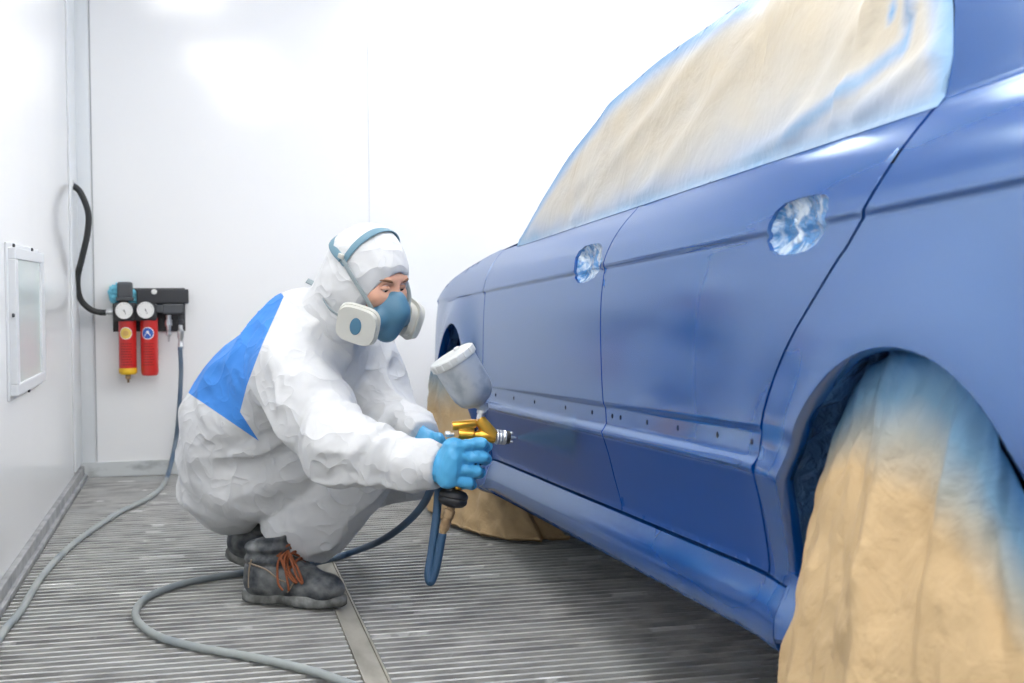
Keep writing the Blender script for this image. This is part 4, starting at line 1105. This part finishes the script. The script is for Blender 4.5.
def gauge(px_, py_):
    c = R3(px_, py_, .052); bm = bmesh.new()
    lathe(bm, [(0, -.03), (.012, -.03), (.012, 0), (.036, 0), (.041, .004), (.0405, .020), (.0395, .0225), (.0385, .0215)], c, FY_, 40, caps=False)
    g = from_bm('pressure_gauge', bm, m_iron, reg); sharp(g, 40)
    bm = bmesh.new(); bm.faces.new([bm.verts.new(c + Vector((.0385 * math.cos(2 * PI * k / 36), -.0215, .0385 * math.sin(2 * PI * k / 36)))) for k in range(36)]); from_bm('dial', bm, m_dial, g, smooth=False)
    bm = bmesh.new()
    for k in range(21):
        t = math.radians(225 - 270 * k / 20); l_ = .006 if k % 5 == 0 else .0035
        Rm = Matrix.Rotation(-t, 3, 'Y'); box(bm, c + Vector((math.cos(t) * .032, -.0222, math.sin(t) * .032)), (l_, .0008, .0009), Rm)
    from_bm('dial_marks', bm, m_ink, g, smooth=False)
    bm = bmesh.new(); t = math.radians(290); Rm = Matrix.Rotation(-t, 3, 'Y'); box(bm, c + Vector((math.cos(t) * .008, -.0226, math.sin(t) * .008 + .002)), (.024, .001, .0022), Rm); lathe(bm, [(.003, .0215), (.003, .0235), (0, .0235)], c, FY_, 12)
    from_bm('needle', bm, m_ink, g, smooth=False)
gauge(124.3, 310.5); gauge(145.7, 310)
# couplers
a = R3(168.5, 315); cyl('quick_coupler', [(0, 0), (.012, 0), (.012, .022), (.017, .024), (.017, .050), (.012, .052), (.010, .075), (.013, .078), (.013, .095), (.006, .100), (.005, .125), (0, .125)], a, -ZZ, m_steel, reg, 24)
a = R3(180.5, 313); cyl('coupler_elbow', [(0, -.02), (.011, -.02), (.013, 0), (.012, .03), (.016, .034), (.016, .05), (0, .05)], a, -ZZ, m_iron, reg, 20)
a = R3(180.5, 325); cyl('quick_coupler', [(0, 0), (.010, 0), (.011, .02), (.015, .025), (.015, .060), (.012, .065), (.012, .085), (.0135, .09), (.0135, .115), (0, .115)], a, -ZZ, m_steel, reg, 24)
# inlet fitting and black supply hose
a, b = R3(104, 312.5), R3(116, 311.5)
cyl('inlet_fitting', [(0, 0), (.010, 0), (.010, .015), (.014, .018), (.014, .040), (.011, .042), (.011, .065), (0, .065)], a, (b - a), m_steel, reg, 20)
m_bh = mat('black_hose_rubber', (.025, .027, .028), .55)
A_ = lambda x, y, d: P(x, y, BY - d)
end = P(69, 184, BY - .22); end.x = LX - .0
pts = [Vector((LX + .004, BY - .20, end.z)), P(71, 184.5, BY - .20), P(80, 192, BY - .20), P(88, 212, BY - .19), P(87.5, 233, BY - .18), P(82, 258, BY - .17), P(77.5, 279, BY - .15), P(80, 298, BY - .12), P(90, 309, BY - .10), R3(100, 312.3), R3(106, 312.5)]
bm = bmesh.new(); tube(bm, spline(pts, 10), .0140, 14)
sh_ = from_bm('supply_hose', bm, m_bh); tag(sh_, 'black rubber hose looping from the corner post down to the wall regulator', 'hose')
bm = bmesh.new(); lathe(bm, [(.022, 0), (.022, .006), (.017, .010)], pts[0] + Vector((.0, 0, 0)), (1, 0, 0), 20); from_bm('wall_gland', bm, m_steel, sh_)
# blue glove stuffed behind the cap
bm = bmesh.new()
for (x, y, rx, rz) in ((115.5, 294, .030, .040), (133.5, 299, .022, .036), (120, 288, .026, .026), (112.5, 290, .016, .018), (131, 293, .024, .02)):
    r = bmesh.ops.create_icosphere(bm, subdivisions=4, radius=1); c = R3(x, y, -.045)
    for v in r['verts']:
        n = v.co.copy(); k = 1 + .5 * noise.noise(n * 2.2 + Vector((x, y, 0))) + +.30 * noise.noise(n * 5 + Vector((y, x, 0)))
        v.co = c + Vector((n.x * rx * k, n.y * .020 * k, n.z * rz * k))
bm2 = bm
gl = from_bm('disposable_glove', bm2, mat('spare_glove', (.20, .66, .85), .45))
md = gl.modifiers.new('merge', 'REMESH'); md.mode = 'VOXEL'; md.voxel_size = .003; md.use_smooth_shade = True
tag(gl, 'crumpled blue glove stuffed behind the black cap of the wall regulator', 'glove')

# ------------------------------------------------------------------ framed window panel in the left wall
m_frame = mat('window_frame_paint', (.72, .74, .76), .4)
m_pane = mat('frosted_pane', (.50, .58, .57), .22, spec=.4)
mix_noise(m_pane, (.56, .66, .64), (.66, .70, .70), 1.5, .35, .65, 2)
def LWp(x, y, d=0.0):
    X = LX + d; dd = fw + rt * ((x - 512) / F) + upv * ((341.5 - y) / F); return EYEP + dd * (X / dd.x)
dp = .03
p0, p1 = LWp(15.5, 248, dp), LWp(46.5, 378, dp); z1 = LWp(17, 247.5, dp).z; z0 = LWp(19, 396, dp).z
y0, y1 = p0.y, p1.y
win = empty('window_1', (LX, (y0 + y1) / 2, (z0 + z1) / 2)); win['kind'] = 'structure'
bm = bmesh.new(); fwid = .035
yc, zc = (y0 + y1) / 2, (z0 + z1) / 2
for (cy, cz, sy, sz) in ((yc, z1 - fwid / 2, y1 - y0, fwid), (yc, z0 + fwid / 2, y1 - y0, fwid), (y0 + .025, zc, .05, z1 - z0 - 2 * fwid), (y1 - .045, zc, .09, z1 - z0 - 2 * fwid)):
    box(bm, (LX + dp / 2, cy, cz), (dp, sy, sz), None, .003)
from_bm('window_frame', bm, m_frame, win, smooth=False)
bm = bmesh.new(); box(bm, (LX + .012, yc - .02, zc), (.022, y1 - y0 - .13, z1 - z0 - 2 * fwid + .01)); from_bm('pane', bm, m_pane, win, smooth=False)
for (cy, cz) in ((y0 + .03, z0 + .02), (y0 - .008, zc + .02), (y0 + .03, z1 + .006), (yc + .1, z1 + .006), (y1 + .006, zc + .05), (y0 + .3, z0 - .006)):
    bm = bmesh.new(); lathe(bm, [(.006, 0), (.006, .005), (.004, .007), (0, .007)], (LX + dp - .012, cy, cz), (1, 0, 0), 12); from_bm('bolt', bm, m_iron, win)
bm = bmesh.new(); box(bm, (LX + .004, yc, zc), (.008, y1 - y0 + .03, z1 - z0 + .03), None, .002); from_bm('window_backplate', bm, m_frame, win, smooth=False)  # flat backing plate behind the frame, wider all round

# ------------------------------------------------------------------ paint mist leaving the nozzle
m_mist = bpy.data.materials.new('paint_mist'); m_mist.use_nodes = True; nt = m_mist.node_tree; nt.nodes.clear()
out = nt.nodes.new('ShaderNodeOutputMaterial'); vol = nt.nodes.new('ShaderNodeVolumePrincipled')
vol.inputs['Color'].default_value = (.22, .60, 1.0, 1)
tc = nt.nodes.new('ShaderNodeTexCoord'); sx = nt.nodes.new('ShaderNodeSeparateXYZ'); nt.links.new(tc.outputs['Object'], sx.inputs[0])
# object space: z runs from nozzle (0) to the panel (1 = .17 m)
def mth(op, a, b=None):
    n = nt.nodes.new('ShaderNodeMath'); n.operation = op
    for i, v in enumerate((a, b)):
        if v is None: continue
        if isinstance(v, (int, float)): n.inputs[i].default_value = v
        else: nt.links.new(v, n.inputs[i])
    return n.outputs[0]
rr = mth('SQRT', mth('ADD', mth('MULTIPLY', sx.outputs[0], sx.outputs[0]), mth('MULTIPLY', sx.outputs[1], sx.outputs[1])))
rad = mth('ADD', mth('MULTIPLY', sx.outputs[2], .42), .006)
fall = mth('MAXIMUM', mth('SUBTRACT', 1.0, mth('DIVIDE', rr, rad)), 0.0)
den = mth('DIVIDE', mth('MULTIPLY', fall, .028), mth('MAXIMUM', rad, .006))
nt.links.new(mth('MULTIPLY', den, 24.0), vol.inputs['Density']); nt.links.new(vol.outputs[0], out.inputs['Volume'])
nz = G3(518, 437.5); pan = nz + Vector((.16, -.01, 0)); d = (S(2.9, .75) - nz); d = Vector((d.x, -.02, -.004)).normalized(); Lm = (.895 + .012 - nz.x) / d.x - .012
Rm = axes(d)
bm = bmesh.new(); lathe(bm, [(.006, .0), (.006 + .42 * Lm, Lm)], (0, 0, 0), (0, 0, 1), 24)
bmesh.ops.recalc_face_normals(bm, faces=bm.faces)
me = bpy.data.meshes.new('paint_mist'); bm.to_mesh(me); bm.free(); me.materials.append(m_mist)
mist = bpy.data.objects.new('paint_mist', me); COL.objects.link(mist); mist.matrix_world = Matrix.Translation(nz) @ Rm.to_4x4()
tag(mist, 'fine blue paint mist blowing from the gun nozzle onto the front door', 'paint mist', kind='stuff')
